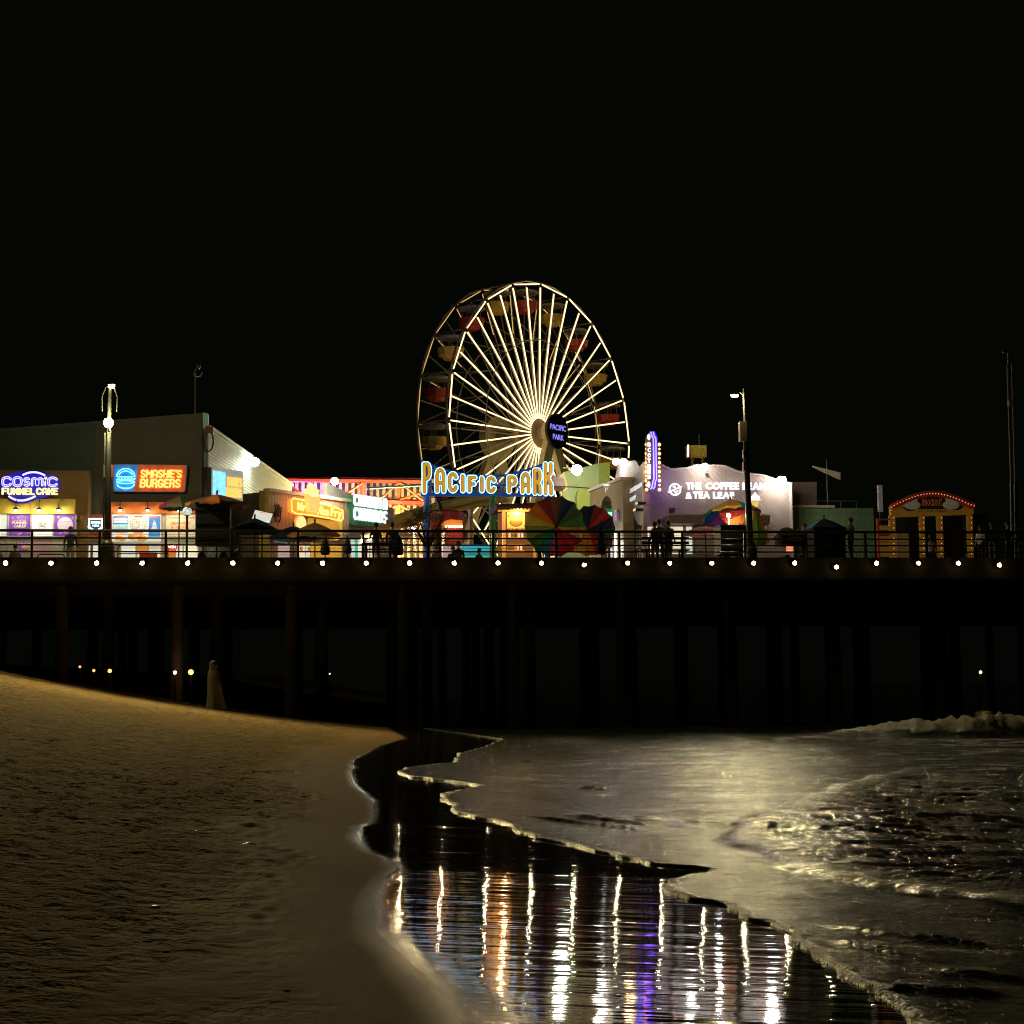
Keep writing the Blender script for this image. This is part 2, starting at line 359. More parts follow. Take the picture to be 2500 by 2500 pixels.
for (ax, ay, bx_, by_) in [(1270, 1918, 1520, 1927), (1270, 1990, 2000, 2010), (1330, 2000, 1610, 2012), (1240, 2003, 1600, 2030), (1900, 1985, 2500, 2000), (1960, 2262, 2500, 2312), (2020, 2305, 2220, 2335), (1990, 2420, 2500, 2440), (1700, 2010, 2300, 2040), (2250, 2370, 2500, 2385)]:
    X0, Y0 = ground_at(ax, ay, -.12); X1, Y1 = ground_at(bx_, by_, -.12)
    u = np.clip((Xs - X0) / (X1 - X0), 0, 1); yl = Y0 + u * (Y1 - Y0) + fbm(Xs * 1.5, Xs * 0 + ax, 97) * .25
    w_ = .02 + .004 * Y0
    lines += sst(X0, X0 + .3 * (X1 - X0), Xs) * (1 - sst(X0 + .8 * (X1 - X0), X1, Xs)) * (np.exp(-((Ys - yl) / w_) ** 2)) * (.018 + .0012 * Y0)
Zs = lvl + lip + chop + st * .05 + turb + ridge_t * .60 + lines
Zs[:, 0] = bed[:, 0] - .03
foam = np.clip(np.exp(-((sd - .04) / .05) ** 2) * .42 + st * (1 - sst(.1, 1.2, Xs - xf)) * .20 + sst(.25, .6, ridge_t) * 1.0 + sst(.10, .30, fbm(Xs * 1.1, Ys * 2.6, 99, 5)) * .16, 0, 1)
film = np.clip((1 - sst(0, .85, (bed * 0 + SEA) - bed)), 0, 1) * (1 - sst(-.2, .1, Xs - xf)) * (1 - sst(7, 15, Xs)) * sst(4, 6, Ys)
wm = bpy.data.materials.new('sea_water'); wm.use_nodes = True; t = wm.node_tree; L = t.links.new; b = t.nodes['Principled BSDF']
pos = nd(t, 'ShaderNodeNewGeometry').outputs['Position']
af = nd(t, 'ShaderNodeAttribute', attribute_name='foam').outputs['Fac']; al = nd(t, 'ShaderNodeAttribute', attribute_name='film').outputs['Fac']
cells = nd(t, 'ShaderNodeTexVoronoi', feature='DISTANCE_TO_EDGE'); cells.inputs['Scale'].default_value = 9
wob = nd(t, 'ShaderNodeVectorMath', operation='ADD'); L(pos, wob.inputs[0]); wn = nd(t, 'ShaderNodeTexNoise'); wn.inputs['Scale'].default_value = 4; L(pos, wn.inputs['Vector'])
wsc = nd(t, 'ShaderNodeVectorMath', operation='SCALE'); wsc.inputs['Scale'].default_value = .35; L(wn.outputs['Color'], wsc.inputs[0]); L(wsc.outputs[0], wob.inputs[1]); L(wob.outputs[0], cells.inputs['Vector'])
lace = mrange(t, cells.outputs['Distance'], .0, .11, 1, 0)
fz = math_(t, 'MULTIPLY', af, mrange(t, noise(t, pos, 26, 4, .7), .3, .62, .25, 1.2))
fz = math_(t, 'ADD', fz, math_(t, 'MULTIPLY', math_(t, 'MULTIPLY', lace, al), .13)); fz = mrange(t, fz, 0, 1, 0, 1)
L(mixc(t, fz, (.022, .021, .014), (.50, .46, .36)), b.inputs['Base Color'])
rr = nd(t, 'ShaderNodeMix', data_type='FLOAT'); L(fz, rr.inputs[0]); L(math_(t, 'ADD', .10, math_(t, 'MULTIPLY', al, .04)), rr.inputs[2]); rr.inputs[3].default_value = .75; L(rr.outputs[0], b.inputs['Roughness'])
b.inputs['IOR'].default_value = 1.34; b.inputs['Specular IOR Level'].default_value = .6
c1 = noise(t, pos, 3.0, 4, .6, (.5, 1.5, 1)); c2 = noise(t, pos, 17, 4, .65, (.55, 1.4, 1)); c3 = noise(t, pos, 75, 2, .6)
hh = math_(t, 'ADD', math_(t, 'MULTIPLY', c1, .034), math_(t, 'ADD', math_(t, 'MULTIPLY', c2, .0105), math_(t, 'MULTIPLY', c3, .0022)))
hh = math_(t, 'ADD', hh, math_(t, 'MULTIPLY', noise(t, pos, 6.5, 3, .55, (.4, 1.7, 1)), .015))
bub = nd(t, 'ShaderNodeTexVoronoi'); bub.inputs['Scale'].default_value = 38; L(pos, bub.inputs['Vector'])
hh = math_(t, 'ADD', hh, math_(t, 'MULTIPLY', fz, .010)); hh = math_(t, 'SUBTRACT', hh, math_(t, 'MULTIPLY', math_(t, 'MULTIPLY', bub.outputs['Distance'], fz), .03))
bp = nd(t, 'ShaderNodeBump'); bp.inputs['Distance'].default_value = 1; bp.inputs['Strength'].default_value = 1; L(hh, bp.inputs['Height']); L(bp.outputs[0], b.inputs['Normal'])
sea = grid_obj('sea', Xs, Ys, Zs, None, wm, {'foam': foam, 'film': film}); tag(sea, kind='structure')
# ------------------------------------------------------------------ the pier
dark_wood = mat('pier_timber', (.045, .036, .026), .9, vary=.35, ns=2, bump=.5, bs=14)
plank_m = mat('pier_planks', (.16, .125, .09), .8, vary=.35, ns=1.5, bump=.4, bs=20)
conc = mat('pier_concrete', (.13, .12, .10), .9, vary=.3, ns=1.2, bump=.4, bs=9)
black_metal = mat('black_paint', (.018, .018, .018), .45, metal=.2, vary=.3)
pier = T('pier', 'dark timber pier with concrete piles carrying the lit stalls above the beach', 'pier', loc=E0, z=0)
UL, UR = -60, 75
pier.obj('deck', MB().box(UL, UR, .14, 75, DZ - .24, DZ - .06), plank_m)
k = 0
for j in range(46):                           # the deck boards nearest the edge, one by one
    y0 = .16 + j * .30
    pier.obj('plank', MB().box(UL, UR, y0, y0 + .29, DZ - .058, DZ - .004 - .006 * random.random()), plank_m)
pier.obj('kerb_beam', MB().box(UL, UR, -.02, .138, DZ - .22, DZ + .02), dark_wood)
for j in range(3): pier.obj('edge_board', MB().box(UL, UR, -.06 + .012 * j, .12, DZ - .44 - .22 * j, DZ - .225 - .22 * j), dark_wood)
for j in range(8): pier.obj('stringer', MB().box(UL, UR, 1.5 + j * 4, 1.9 + j * 4, DZ - .9, DZ - .245), dark_wood)
pile_me = None
for row, v in enumerate((3.2, 8, 13, 18, 25, 33, 42)):
    for q in range(-14, 18):
        u = q * 4.6 + (row % 2) * 1.3 + .4
        if row > 3 and (q % 2): continue
        P = E0 + U * u + N * v
        if abs(P.x / P.y) > .42: continue
        if pile_me is None:
            o = pier.obj('pile', MB().lathe([(.27, -2), (.27, 1.2), (.255, 1.25), (.24, DZ - 1.3), (.31, DZ - 1.28), (.31, DZ - .9)], 12), conc, smooth=False); pile_me = o.data
        else: o = put('pile', pile_me, pier.o)
        o.location = (u, v, 0); o.rotation_euler = (0, 0, q)
    pier.obj('cap_beam', MB().box(UL, UR, v - .24, v + .24, DZ - 1.3, DZ - .905), dark_wood)

# railing
rail = T('pier_railing', 'black metal railing with four bars along the pier edge', 'railing', px=1250, v=.25)
px_posts = [78 - 165, 78, 243, 405, 566, 728, 887, 1045, 1203, 1358, 1512, 1666, 1818, 1968, 2113, 2262, 2408, 2552]
zt = rail.l(78, 1295)[1]
for p in px_posts:
    x = rail.l(p, 1330)[0]; rail.obj('post', MB().box(x - .045, x + .045, -.03, .03, -.1, zt + .01).box(x - .085, x + .085, -.06, .06, -.02, .015), black_metal)
xa, xb_ = rail.l(px_posts[0], 1330)[0], rail.l(px_posts[-1], 1330)[0]
rail.obj('handrail', MB().tube([(xa, -.005, zt), (xb_, -.005, zt)], .055, 8), black_metal)
for q in range(3): rail.obj('bar', MB().tube([(xa, .035, zt * (.735 - .245 * q)), (xb_, .035, zt * (.735 - .245 * q))], .032, 8), black_metal)
for q in range(7): rail.obj('cable', MB().tube([(xa, .07, zt * (.865 - .1225 * q)), (xb_, .07, zt * (.865 - .1225 * q))], .007, 4), black_metal)

# the row of lamps under the pier edge
lens_m = mat('edge_lamp_lens', (.9, .85, .6), .3, em=(1, .86, .50), es=430, vary=0)
galv = mat('galvanised', (.25, .25, .24), .45, metal=.7)
ELX = [15, 126, 237, 348, 459, 569, 678, 787, 894, 1000, 1108, 1215, 1321, 1425, 1531, 1634, 1736, 1838, 1938, 2040, 2138, 2240, 2337, 2437]
proto = None
for i, p in enumerate(ELX):
    lab = 'small round lit lamp under the pier edge, %s counted from the left' % ['first', 'second', 'third', 'fourth', 'fifth', 'sixth', 'seventh', 'eighth', 'ninth', 'tenth', 'eleventh', 'twelfth', 'thirteenth', 'fourteenth', 'fifteenth', 'sixteenth', 'seventeenth', 'eighteenth', 'nineteenth', 'twentieth', 'twenty first', 'twenty second', 'twenty third', 'last'][i]
    py = 1385 if p in (2040,) else 1380 if p in (1425, 2437) else 1375.5
    q = hit(p, py, E0 - N * .19, N)
    if proto is None:
        t_ = T('edge_lamp', lab, 'lamp', loc=q, z=q.z, group='lamps along the pier edge')
        t_.obj('bracket', MB().box(-.03, .03, 0, .15, -.02, .02), galv)
        t_.obj('housing', MB().cyl((0, .13, 0), (0, -.02, 0), .05, .085, 14), galv, smooth=True)
        t_.obj('hood', MB().cyl((0, -.02, 0), (0, -.11, 0), .080, .09, 16, caps=False), galv)
        t_.obj('lens', MB().cyl((0, -.023, 0), (0, -.035, 0), .034, .034, 14), lens_m, smooth=False)
        t_.obj('warm_glow_ring', MB().cyl((0, -.021, 0), (0, -.028, 0), .076, .076, 18), mat('lamp_warm_glow', (.8, .6, .3), .4, em=(1, .58, .13), es=1.3, vary=0))  # added ring, its emission paints the lamp's warm glow
        proto = t_.o
        light('POINT', 'lamp_light', (0, -.28, -.04), 1.3, (1, .74, .34), proto, .05)
    else:
        c = copy_tree(proto); c.location = q; c['label'] = lab
# ------------------------------------------------------------------ lettering
def arc(cx, cy, rx, ry, a0, a1, n=10): return [(cx + rx * math.cos(R(a0 + (a1 - a0) * i / n)), cy + ry * math.sin(R(a0 + (a1 - a0) * i / n))) for i in range(n + 1)]
GL = {
 'A': [[(0, 0), (0, .7)] + arc(.3, .7, .3, .3, 180, 0) + [(.6, 0)], [(0, .38), (.6, .38)]],
 'B': [[(0, 0), (0, 1), (.33, 1)] + arc(.33, .76, .24, .24, 90, -90) + [(0, .52)], [(.3, .52)] + arc(.33, .26, .26, .26, 90, -90) + [(0, 0)]],
 'C': [arc(.3, .7, .3, .3, 15, 180) + arc(.3, .3, .3, .3, 180, 345)],
 'D': [[(0, 0), (0, 1), (.25, 1)] + arc(.25, .65, .33, .35, 90, 0) + arc(.25, .35, .33, .35, 0, -90) + [(0, 0)]],
 'E': [[(.5, 1), (0, 1), (0, 0), (.5, 0)], [(0, .52), (.42, .52)]],
 'F': [[(.5, 1), (0, 1), (0, 0)], [(0, .52), (.42, .52)]],
 'G': [arc(.3, .7, .3, .3, 15, 180) + arc(.3, .3, .3, .3, 180, 360) + [(.6, .45), (.36, .45)]],
 'H': [[(0, 0), (0, 1)], [(.55, 0), (.55, 1)], [(0, .5), (.55, .5)]],
 'I': [[(0, 0), (0, 1)]],
 'K': [[(0, 0), (0, 1)], [(.5, 1), (.5, .72), (.06, .46)], [(.2, .52), (.5, .3), (.5, 0)]],
 'L': [[(0, 1), (0, 0), (.48, 0)]],
 'M': [[(0, 0), (0, 1), (.36, .45), (.72, 1), (.72, 0)]],
 'N': [[(0, 0), (0, 1), (.56, 0), (.56, 1)]],
 'O': [arc(.3, .7, .3, .3, 0, 180) + arc(.3, .3, .3, .3, 180, 360) + [(.6, .7)]],
 'P': [[(0, 0), (0, 1), (.3, 1)] + arc(.3, .74, .26, .26, 90, -90) + [(0, .48)]],
 'R': [[(0, 0), (0, 1), (.3, 1)] + arc(.3, .75, .25, .25, 90, -90) + [(0, .5)], [(.28, .5), (.52, .32), (.54, 0)]],
 'S': [arc(.28, .74, .27, .26, 25, 270) + arc(.28, .24, .27, .24, 90, -155)],
 'T': [[(0, 1), (.56, 1)], [(.28, 1), (.28, 0)]],
 'U': [[(0, 1), (0, .3)] + arc(.28, .28, .28, .28, 180, 360) + [(.56, 1)]],
 "'": [[(0, 1), (0, .78)]],
}
def sdf_loops(strokes, iso, h=.03):
    segs = np.array([(a[0], a[1], b_[0], b_[1]) for s in strokes for a, b_ in zip(s[:-1], s[1:])])
    x0, x1 = segs[:, [0, 2]].min() - iso - 2 * h, segs[:, [0, 2]].max() + iso + 2 * h
    y0, y1 = segs[:, [1, 3]].min() - iso - 2 * h, segs[:, [1, 3]].max() + iso + 2 * h
    gx = np.arange(x0, x1 + h, h); gy = np.arange(y0, y1 + h, h); GX, GY = np.meshgrid(gx, gy, indexing='ij'); D = np.full(GX.shape, 9.)
    for ax, ay, bx, by in segs:
        dx, dy = bx - ax, by - ay; q = dx * dx + dy * dy + 1e-12; u = np.clip(((GX - ax) * dx + (GY - ay) * dy) / q, 0, 1)
        D = np.minimum(D, np.hypot(GX - ax - u * dx, GY - ay - u * dy))
    V = D - iso + 1e-7; seg = {}
    def ep(i, j, k):                  # crossing on an edge; k 0: along x, 1: along y
        a = V[i, j]; b2 = V[i + 1, j] if k == 0 else V[i, j + 1]; u = a / (a - b2)
        return (gx[i] + (u * h if k == 0 else 0), gy[j] + (u * h if k == 1 else 0))
    nx, ny = V.shape; nxt = {}
    for i in range(nx - 1):
        for j in range(ny - 1):
            c = (V[i, j] < 0) | ((V[i + 1, j] < 0) << 1) | ((V[i + 1, j + 1] < 0) << 2) | ((V[i, j + 1] < 0) << 3)
            if c in (0, 15): continue
            e = [(i, j, 0), (i + 1, j, 1), (i, j + 1, 0), (i, j, 1)]
            tb = {1: [(3, 0)], 2: [(0, 1)], 3: [(3, 1)], 4: [(1, 2)], 5: [(3, 0), (1, 2)], 6: [(0, 2)], 7: [(3, 2)], 8: [(2, 3)], 9: [(2, 0)], 10: [(0, 1), (2, 3)], 11: [(2, 1)], 12: [(1, 3)], 13: [(1, 0)], 14: [(0, 3)]}
            for a, b2 in tb[int(c)]: nxt[e[a]] = e[b2]
    loops = []
    while nxt:
        s0 = next(iter(nxt)); lp = []; k = s0
        while k in nxt:
            lp.append(ep(*k)); k = nxt.pop(k)
        if len(lp) > 3: loops.append(lp)
    return loops
def curve_mesh(loops, depth):
    cv = bpy.data.curves.new('c', 'CURVE'); cv.dimensions = '2D'; cv.fill_mode = 'BOTH'; cv.extrude = depth / 2
    for lp in loops:
        s = cv.splines.new('POLY'); s.points.add(len(lp) - 1); s.use_cyclic_u = True
        s.points.foreach_set('co', [c for p in lp for c in (p[0], p[1], 0, 1)])
    return conv(cv)
def conv(cv):
    o = bpy.data.objects.new('tmp', cv); COL.objects.link(o); dg = bpy.context.evaluated_depsgraph_get()
    me = bpy.data.meshes.new_from_object(o.evaluated_get(dg)); bpy.data.objects.remove(o); bpy.data.curves.remove(cv)
    co = np.empty(len(me.vertices) * 3, np.float32); me.vertices.foreach_get('co', co); co = co.reshape(-1, 3)
    me.vertices.foreach_set('co', np.stack([co[:, 0], co[:, 2], co[:, 1]], -1).ravel())
    bm = bmesh.new(); bm.from_mesh(me); bmesh.ops.remove_doubles(bm, verts=bm.verts, dist=1e-5); bmesh.ops.recalc_face_normals(bm, faces=bm.faces); bm.to_mesh(me); bm.free(); me.materials.clear()
    return me
GC = {}
def glyph(ch, style, mt):
    """mesh of one letter in x,z, one unit tall, one unit deep; (mesh, left, width)"""
    key = (ch, style, mt.name)
    if key in GC: return GC[key]
    if style[0] == 'stroke':
        me = curve_mesh(sdf_loops([[(x * style[2], y) for x, y in s] for s in GL[ch]], style[1]), 1)
    else:
        fc = bpy.data.curves.new('t', 'FONT'); fc.body = ch; fc.size = 1; fc.extrude = .5; fc.offset = style[1]; fc.shear = style[2]; fc.resolution_u = 3; me = conv(fc)
    co = np.empty(len(me.vertices) * 3, np.float32); me.vertices.foreach_get('co', co); co = co.reshape(-1, 3)
    me.materials.append(mt)
    GC[key] = (me, float(co[:, 0].min()), float(co[:, 0].max() - co[:, 0].min()), float(co[:, 2].min()), float(co[:, 2].max())); return GC[key]
def letters(T_, s, r, y, style, mt, depth=.06, parent=None, gap=.08, name='letter', slant=0, local=None, rise=0):
    """spell s letter by letter inside a picture rectangle on the plane y of the thing's frame"""
    a, b_, c, d = local if local else T_.rect(*r, y=y)
    gs = [None if ch == ' ' else glyph(ch, style, mt) for ch in s]
    H = glyph('H' if style[0] == 'font' else 'I', style, mt); h0, h1 = H[3], H[4]; sz = (d - c) / (h1 - h0)
    tot = sum((.35 if g is None else g[2] + gap) for g in gs) - gap; sx = (b_ - a) / tot; x = a; out = []
    for ch, g in zip(s, gs):
        if g is None: x += .35 * sx; continue
        o = put(name, g[0], parent or T_.o); o.location = (x - g[1] * sx, y, c - h0 * sz + rise * (x - a)); o.scale = (sx, depth, sz)
        x += (g[2] + gap) * sx; out.append(o)
    return out
def print_text(T_, s, r, y, mt, off=.01, parent=None, shear=0, local=None, name='lettering'):
    """small flat print as one mesh, fitted into a picture rectangle"""
    a, b_, c, d = local if local else T_.rect(*r, y=y)
    fc = bpy.data.curves.new('t', 'FONT'); fc.body = s; fc.size = 1; fc.extrude = .002; fc.offset = off; fc.shear = shear; fc.resolution_u = 1; fc.space_line = .9; fc.align_x = 'CENTER'
    me = conv(fc); co = np.empty(len(me.vertices) * 3, np.float32); me.vertices.foreach_get('co', co); co = co.reshape(-1, 3)
    lo, hi = co.min(0), co.max(0); me.materials.append(mt); o = put(name, me, parent or T_.o)
    sx = (b_ - a) / (hi[0] - lo[0]); sz = (d - c) / (hi[2] - lo[2]); o.scale = (sx, 1, sz); o.location = (a - lo[0] * sx, y, c - lo[2] * sz); return o
def facing(p0, v0, p1, v1):
    a = plan(p0, v0); b_ = plan(p1, v1); return math.atan2(b_.y - a.y, b_.x - a.x)
def NEON(key, c, es): return mat('neon_' + key, c, .3, em=c, es=es, vary=0)
FONT = ('font', .02, 0)

# ------------------------------------------------------------------ lamps fixed to the buildings
flood_lens = mat('flood_lens', (1, 1, .9), .3, em=(1, .98, .86), es=60, vary=0)
def flood(px, py, v, label, r=.2, watts=120, col=(1, .93, .75), spot_w=0, target=None, ang=ALPHA, spot=110, out=.35, down=.1, lens=None, group='flood lamps on the buildings', loc=None):
    p = loc if loc is not None else hit(px, py, E0 + N * v, N)
    t_ = T('flood_lamp', label, 'lamp', loc=p, z=p.z, ang=ang, group=group)
    t_.obj('arm', MB().tube([(0, .6, .12), (0, .2, .16), (0, .04, .05)], .022, 6), black_metal)
    t_.obj('housing', MB().lathe([(.04, r * 1.2), (r * .45, r * 1.15), (r * .62, r * .9), (r * .66, r * .78)], 14), galv, smooth=True)
    t_.obj('lens', MB().sphere((0, -.03, 0), r, 14, 8), lens or flood_lens, smooth=True)
    if watts: light('POINT', 'lamp_light', (0, -out, -down - r), watts, col, t_.o, r)
    if spot_w:
        q = t_.o.matrix_basis.inverted() @ Vector(target)
        light('SPOT', 'lamp_beam', (0, -.35, -.05), spot_w, col, t_.o, .12, target=q, spot=spot, blend=.7)
    return t_
def gooseneck(Tb, px, py, y, energy=14, col=(1, .93, .8), lean=0):
    x, z = Tb.l(px, py, y)
    arm = MB().tube([(x + lean, y + .02, z + .42), (x + lean * .6, y - .18, z + .48), (x, y - .34, z + .3), (x, y - .36, z + .1)], .017, 6).obj('gooseneck_lamp', black_metal, Tb.o)
    MB().lathe([(.03, .12), (.10, .06), (.13, 0), (.12, -.005)], 12, (x, y - .36, z)).obj('shade', black_metal, arm, True)
    MB().sphere((x, y - .36, z - .015), .06, 10, 6).obj('bulb', mat('bulb', (1, 1, 1), .3, em=(1, .95, .85), es=40, vary=0), arm, True)
    light('POINT', 'bulb_light', (x, y - .40, z - .10), energy, col, arm, .05)

# ------------------------------------------------------------------ funnel cake stand (far left)
brown = mat('brown_stucco', (.30, .165, .05), .85, vary=.25, ns=1.5, bump=.5, bs=40)
yellow = mat('yellow_paint', (.72, .50, .06), .6, vary=.12)
cream = mat('cream_paint', (.62, .55, .40), .6, vary=.15)
purple = mat('purple_print', (.24, .07, .42), .45, em=(.24, .07, .42), es=.35, vary=.2)  # print emission stands in for the gooseneck light on the posters
lilac = mat('lilac_print', (.75, .55, .55), .5, em=(.75, .55, .55), es=.35)
pale_y = mat('pale_yellow_print', (.85, .75, .35), .5, em=(.85, .7, .35), es=.4)
white_lit = mat('lit_white_panel', (.8, .82, .78), .4, em=(.85, .88, .76), es=.55, vary=.2, ns=1.2)
warm_lit = mat('lit_warm_panel', (.8, .75, .6), .4, em=(1, .85, .6), es=.65, vary=.25, ns=1.2)
steel = mat('steel', (.45, .45, .44), .35, metal=.9)
cf = T('food_stand', 'brown funnel cake stand with yellow fascia and purple posters', 'food stand', px=217, v=11)
def wall_px(Tb, name, x0, x1, ytop0, ytop1, y0, y1, mt, parent=None):
    a, za = Tb.l(x0, ytop0, y0); b_, zb = Tb.l(x1, ytop1, y0)
    return MB().prism([(a, 0), (b_, 0), (b_, zb), (a, za)], y0, y1).obj(name, mt, parent or Tb.o)
wall_px(cf, 'wall', -140, 217, 1147, 1152, 0, 5, brown)
cf.box('parapet_trim', (-140, 1148, 218, 1152), -.06, .2, mat('brown_trim', (.26, .14, .05), .7))
a, za = cf.l(-140, 1217, -.35); b_, zb = cf.l(182, 1217, -.35); z1 = cf.l(90, 1254, -.35)[1]
cf.obj('fascia', MB().box(a, cf.l(74, 1230, -.35)[0] - .01, -.35, 0, z1, za).box(cf.l(74, 1230, -.35)[0] + .01, b_, -.35, 0, z1, za), yellow)
for x0, x1 in ((-60, 16), (78, 128)): cf.box('serving_window', (x0, 1256, x1, 1308), -.06, -.01, white_lit)
for x0, x1, s, ty in ((21.5, 72, 'FUNNEL\nCAKES', 1271), (131, 182, None, 0)):
    q = cf.box('poster', (x0, 1256, x1, 1308), -.09, -.01, purple)
    if s: print_text(cf, 'OUT OF THIS WORLD', (33, 1269, 64, 1271.5), -.096, pale_y, parent=q); print_text(cf, s, (29, 1273, 67, 1288), -.097, pale_y, .03, q)
    else:
        cx, cz = cf.l(159, 1281, -.096); rr_ = cf.l(178, 1281, -.096)[0] - cx
        MB().prism([(cx + rr_ * math.cos(k * math.pi / 14), cz + rr_ * math.sin(k * math.pi / 14)) for k in range(28)], -.10, -.092).obj('moon_print', lilac, q)
        print_text(cf, 'TRY A FRESH ONE', (146, 1272, 171, 1275), -.104, purple, parent=q)
    for k in range(9):
        sx_, sz_ = cf.l(random.uniform(x0 + 3, x1 - 3), random.choice((random.uniform(1258, 1267), random.uniform(1293, 1305))), -.096); q2 = random.uniform(.02, .06)
        MB().prism([(sx_ + q2 * (1 if k2 % 2 else .45) * math.cos(k2 * math.pi / 5), sz_ + q2 * (1 if k2 % 2 else .45) * math.sin(k2 * math.pi / 5)) for k2 in range(10)], -.099, -.092).obj('star_print', lilac, q)
q = cf.poly('order_sign', [(88, 1270), (118, 1270), (118, 1287), (123, 1287), (103, 1296), (84, 1287), (88, 1287)], -.12, -.07, mat('pale_grey_print', (.72, .66, .6), .5, em=(.7, .62, .58), es=.5)); 
print_text(cf, 'ORDER\nHERE', (92, 1276, 114, 1287), -.123, black_metal, .0, q)
for x in (19, 75, 129.5, 184): cf.box('pilaster', (x - 2, 1255, x + 2, 1364), -.13, 0, cream)
cf.box('counter', (-140, 1309, 184, 1315), -.16, -.01, cream)
for i, (x0, x1) in enumerate(((-60, -2), (0, 38), (40, 77), (80, 128), (131, 181))):
    cf.box('base_panel', (x0, 1316, x1, 1380), -.1, -.02, mat('pink_panel', (.72, .42, .42), .6) if i == 3 else cream)
q = cf.box('menu_poster', (46, 1324, 66, 1345), -.13, -.10, purple); print_text(cf, 'FUNNEL CAKE', (48, 1326, 64, 1329), -.134, pale_y, parent=q)
MB().sphere((*[cf.l(61, 1336, -.2)[0]], -.16, cf.l(61, 1336, -.2)[1]), .13, 10, 6, (1.4, .3, .6)).obj('cake_print', mat('fried', (.7, .38, .08), .5, em=(.7, .38, .08), es=.3), q)
q = cf.box('door', (150, 1318, 178, 1400), -.08, -.02, warm_lit); cf.box('handle', (152, 1338, 153.5, 1350), -.12, -.08, steel, q)
MB().cyl((cf.l(189, 1271)[0], -.12, cf.l(189, 1271)[1]), (cf.l(189, 1271)[0], 0, cf.l(189, 1271)[1]), .07, .07, 14).obj('camera_dome', black_metal, cf.o)
for p, ln in ((42, .02), (98, 0), (146, .18)): gooseneck(cf, p, 1246, -.36, 17, (1, .93, .8), ln)

sg = T('neon_sign', 'round blue neon sign with yellow letters above the funnel cake stand', 'sign', px=75, v=10.6)
navy = mat('navy_glow_panel', (.02, .02, .16), .5, em=(.03, .015, .8), es=.28)  # backing emission paints the blue halo of the neon
cx, cz = sg.l(72, 1184, 0); ex = sg.l(146, 1184)[0] - cx
sg.obj('backing', MB().prism([(cx + ex * math.cos(k * math.pi / 20), cz + ex * .49 * math.sin(k * math.pi / 20)) for k in range(40)], .0, .12), navy)
bn = NEON('blue_white', (.34, .32, 1), 2.3); bb = NEON('deep_blue', (.05, .03, 1), 2.6)
st_ = ('stroke', .105, 1.15)
for ch, x0, x1, y0, y1 in (('C', 4, 29, 1163, 1189), ('O', 31, 55, 1163, 1189), ('S', 57, 74, 1165, 1188), ('M', 76, 106, 1165, 1188), ('I', 109, 114.5, 1174, 1188), ('C', 116, 141, 1164, 1189)):
    a, b_, c, d = sg.rect(x0, y0, x1, y1, y=-.1)
    s_ = GL[ch]; xs_ = max(max(p[0] for q in s_ for p in q), .01); h_ = d - c; hw = .105 * h_
    if ch == 'M': s_ = [[(0, 0), (0, .75)] + arc(.18, .75, .18, .22, 180, 0) + [(.36, .3)] + arc(.54, .3, .18, -.22, 180, 0)[0:0] + [(.36, .25), (.40, .08), (.50, .08), (.54, .25), (.54, .75)] + arc(.72, .75, .18, .22, 180, 0) + [(.9, 0)]]; xs_ = .9
    st2 = [[((x / xs_ if xs_ > .05 else 0) * max(b_ - a - 2 * hw, 0), z * (h_ - 2 * hw)) for x, z in q] for q in s_]
    lp = sdf_loops(st2, hw * .72, .03)
    par = None
    for q in lp:
        o = MB().tube([(a + hw + x, -.12, c + hw + z) for x, z in q[::2]], .022, 5, closed=True).obj('letter' if par is None else 'inner_tube', bn, par or sg.o, True); par = par or o
k = sg.obj('star', MB().prism([(sg.l(112.5, 1168.5)[0] + .10 * (1 if i % 2 else .45) * math.cos(i * math.pi / 5 + .3), sg.l(112, 1168.5)[1] + .10 * (1 if i % 2 else .45) * math.sin(i * math.pi / 5 + .3)) for i in range(10)], -.14, -.1), NEON('star', (1, .8, .35), 1.0))
yl = NEON('yellow', (1, .80, .30), 1.15)
letters(sg, 'FUNNEL', (4, 1191, 85, 1208), -.1, ('stroke', .12, .8), yl, .08, gap=.02)
letters(sg, 'CAKE', (88, 1191, 142, 1208), -.1, ('stroke', .12, .8), yl, .08, gap=.02)
for (x0, y0, xm, ym, x1, y1) in ((55, 1160, 82, 1145, 110, 1161), (21, 1211, 48, 1233, 87, 1211)):
    pts = []
    for i in range(15):
        u = i / 14; px_ = (1 - u) ** 2 * x0 + 2 * u * (1 - u) * xm + u * u * x1; py_ = (1 - u) ** 2 * y0 + 2 * u * (1 - u) * ym + u * u * y1; q = sg.l(px_, py_, -.12); pts.append((q[0], -.12, q[1]))
    sg.obj('arc_tube', MB().tube(pts, .045, 6), bn, smooth=True)
    pts2 = [(x, .02, z) for x, y, z in pts]; sg.obj('arc_backing', MB().tube(pts2, .13, 6), mat('blue_backing', (.04, .03, .5), .5))

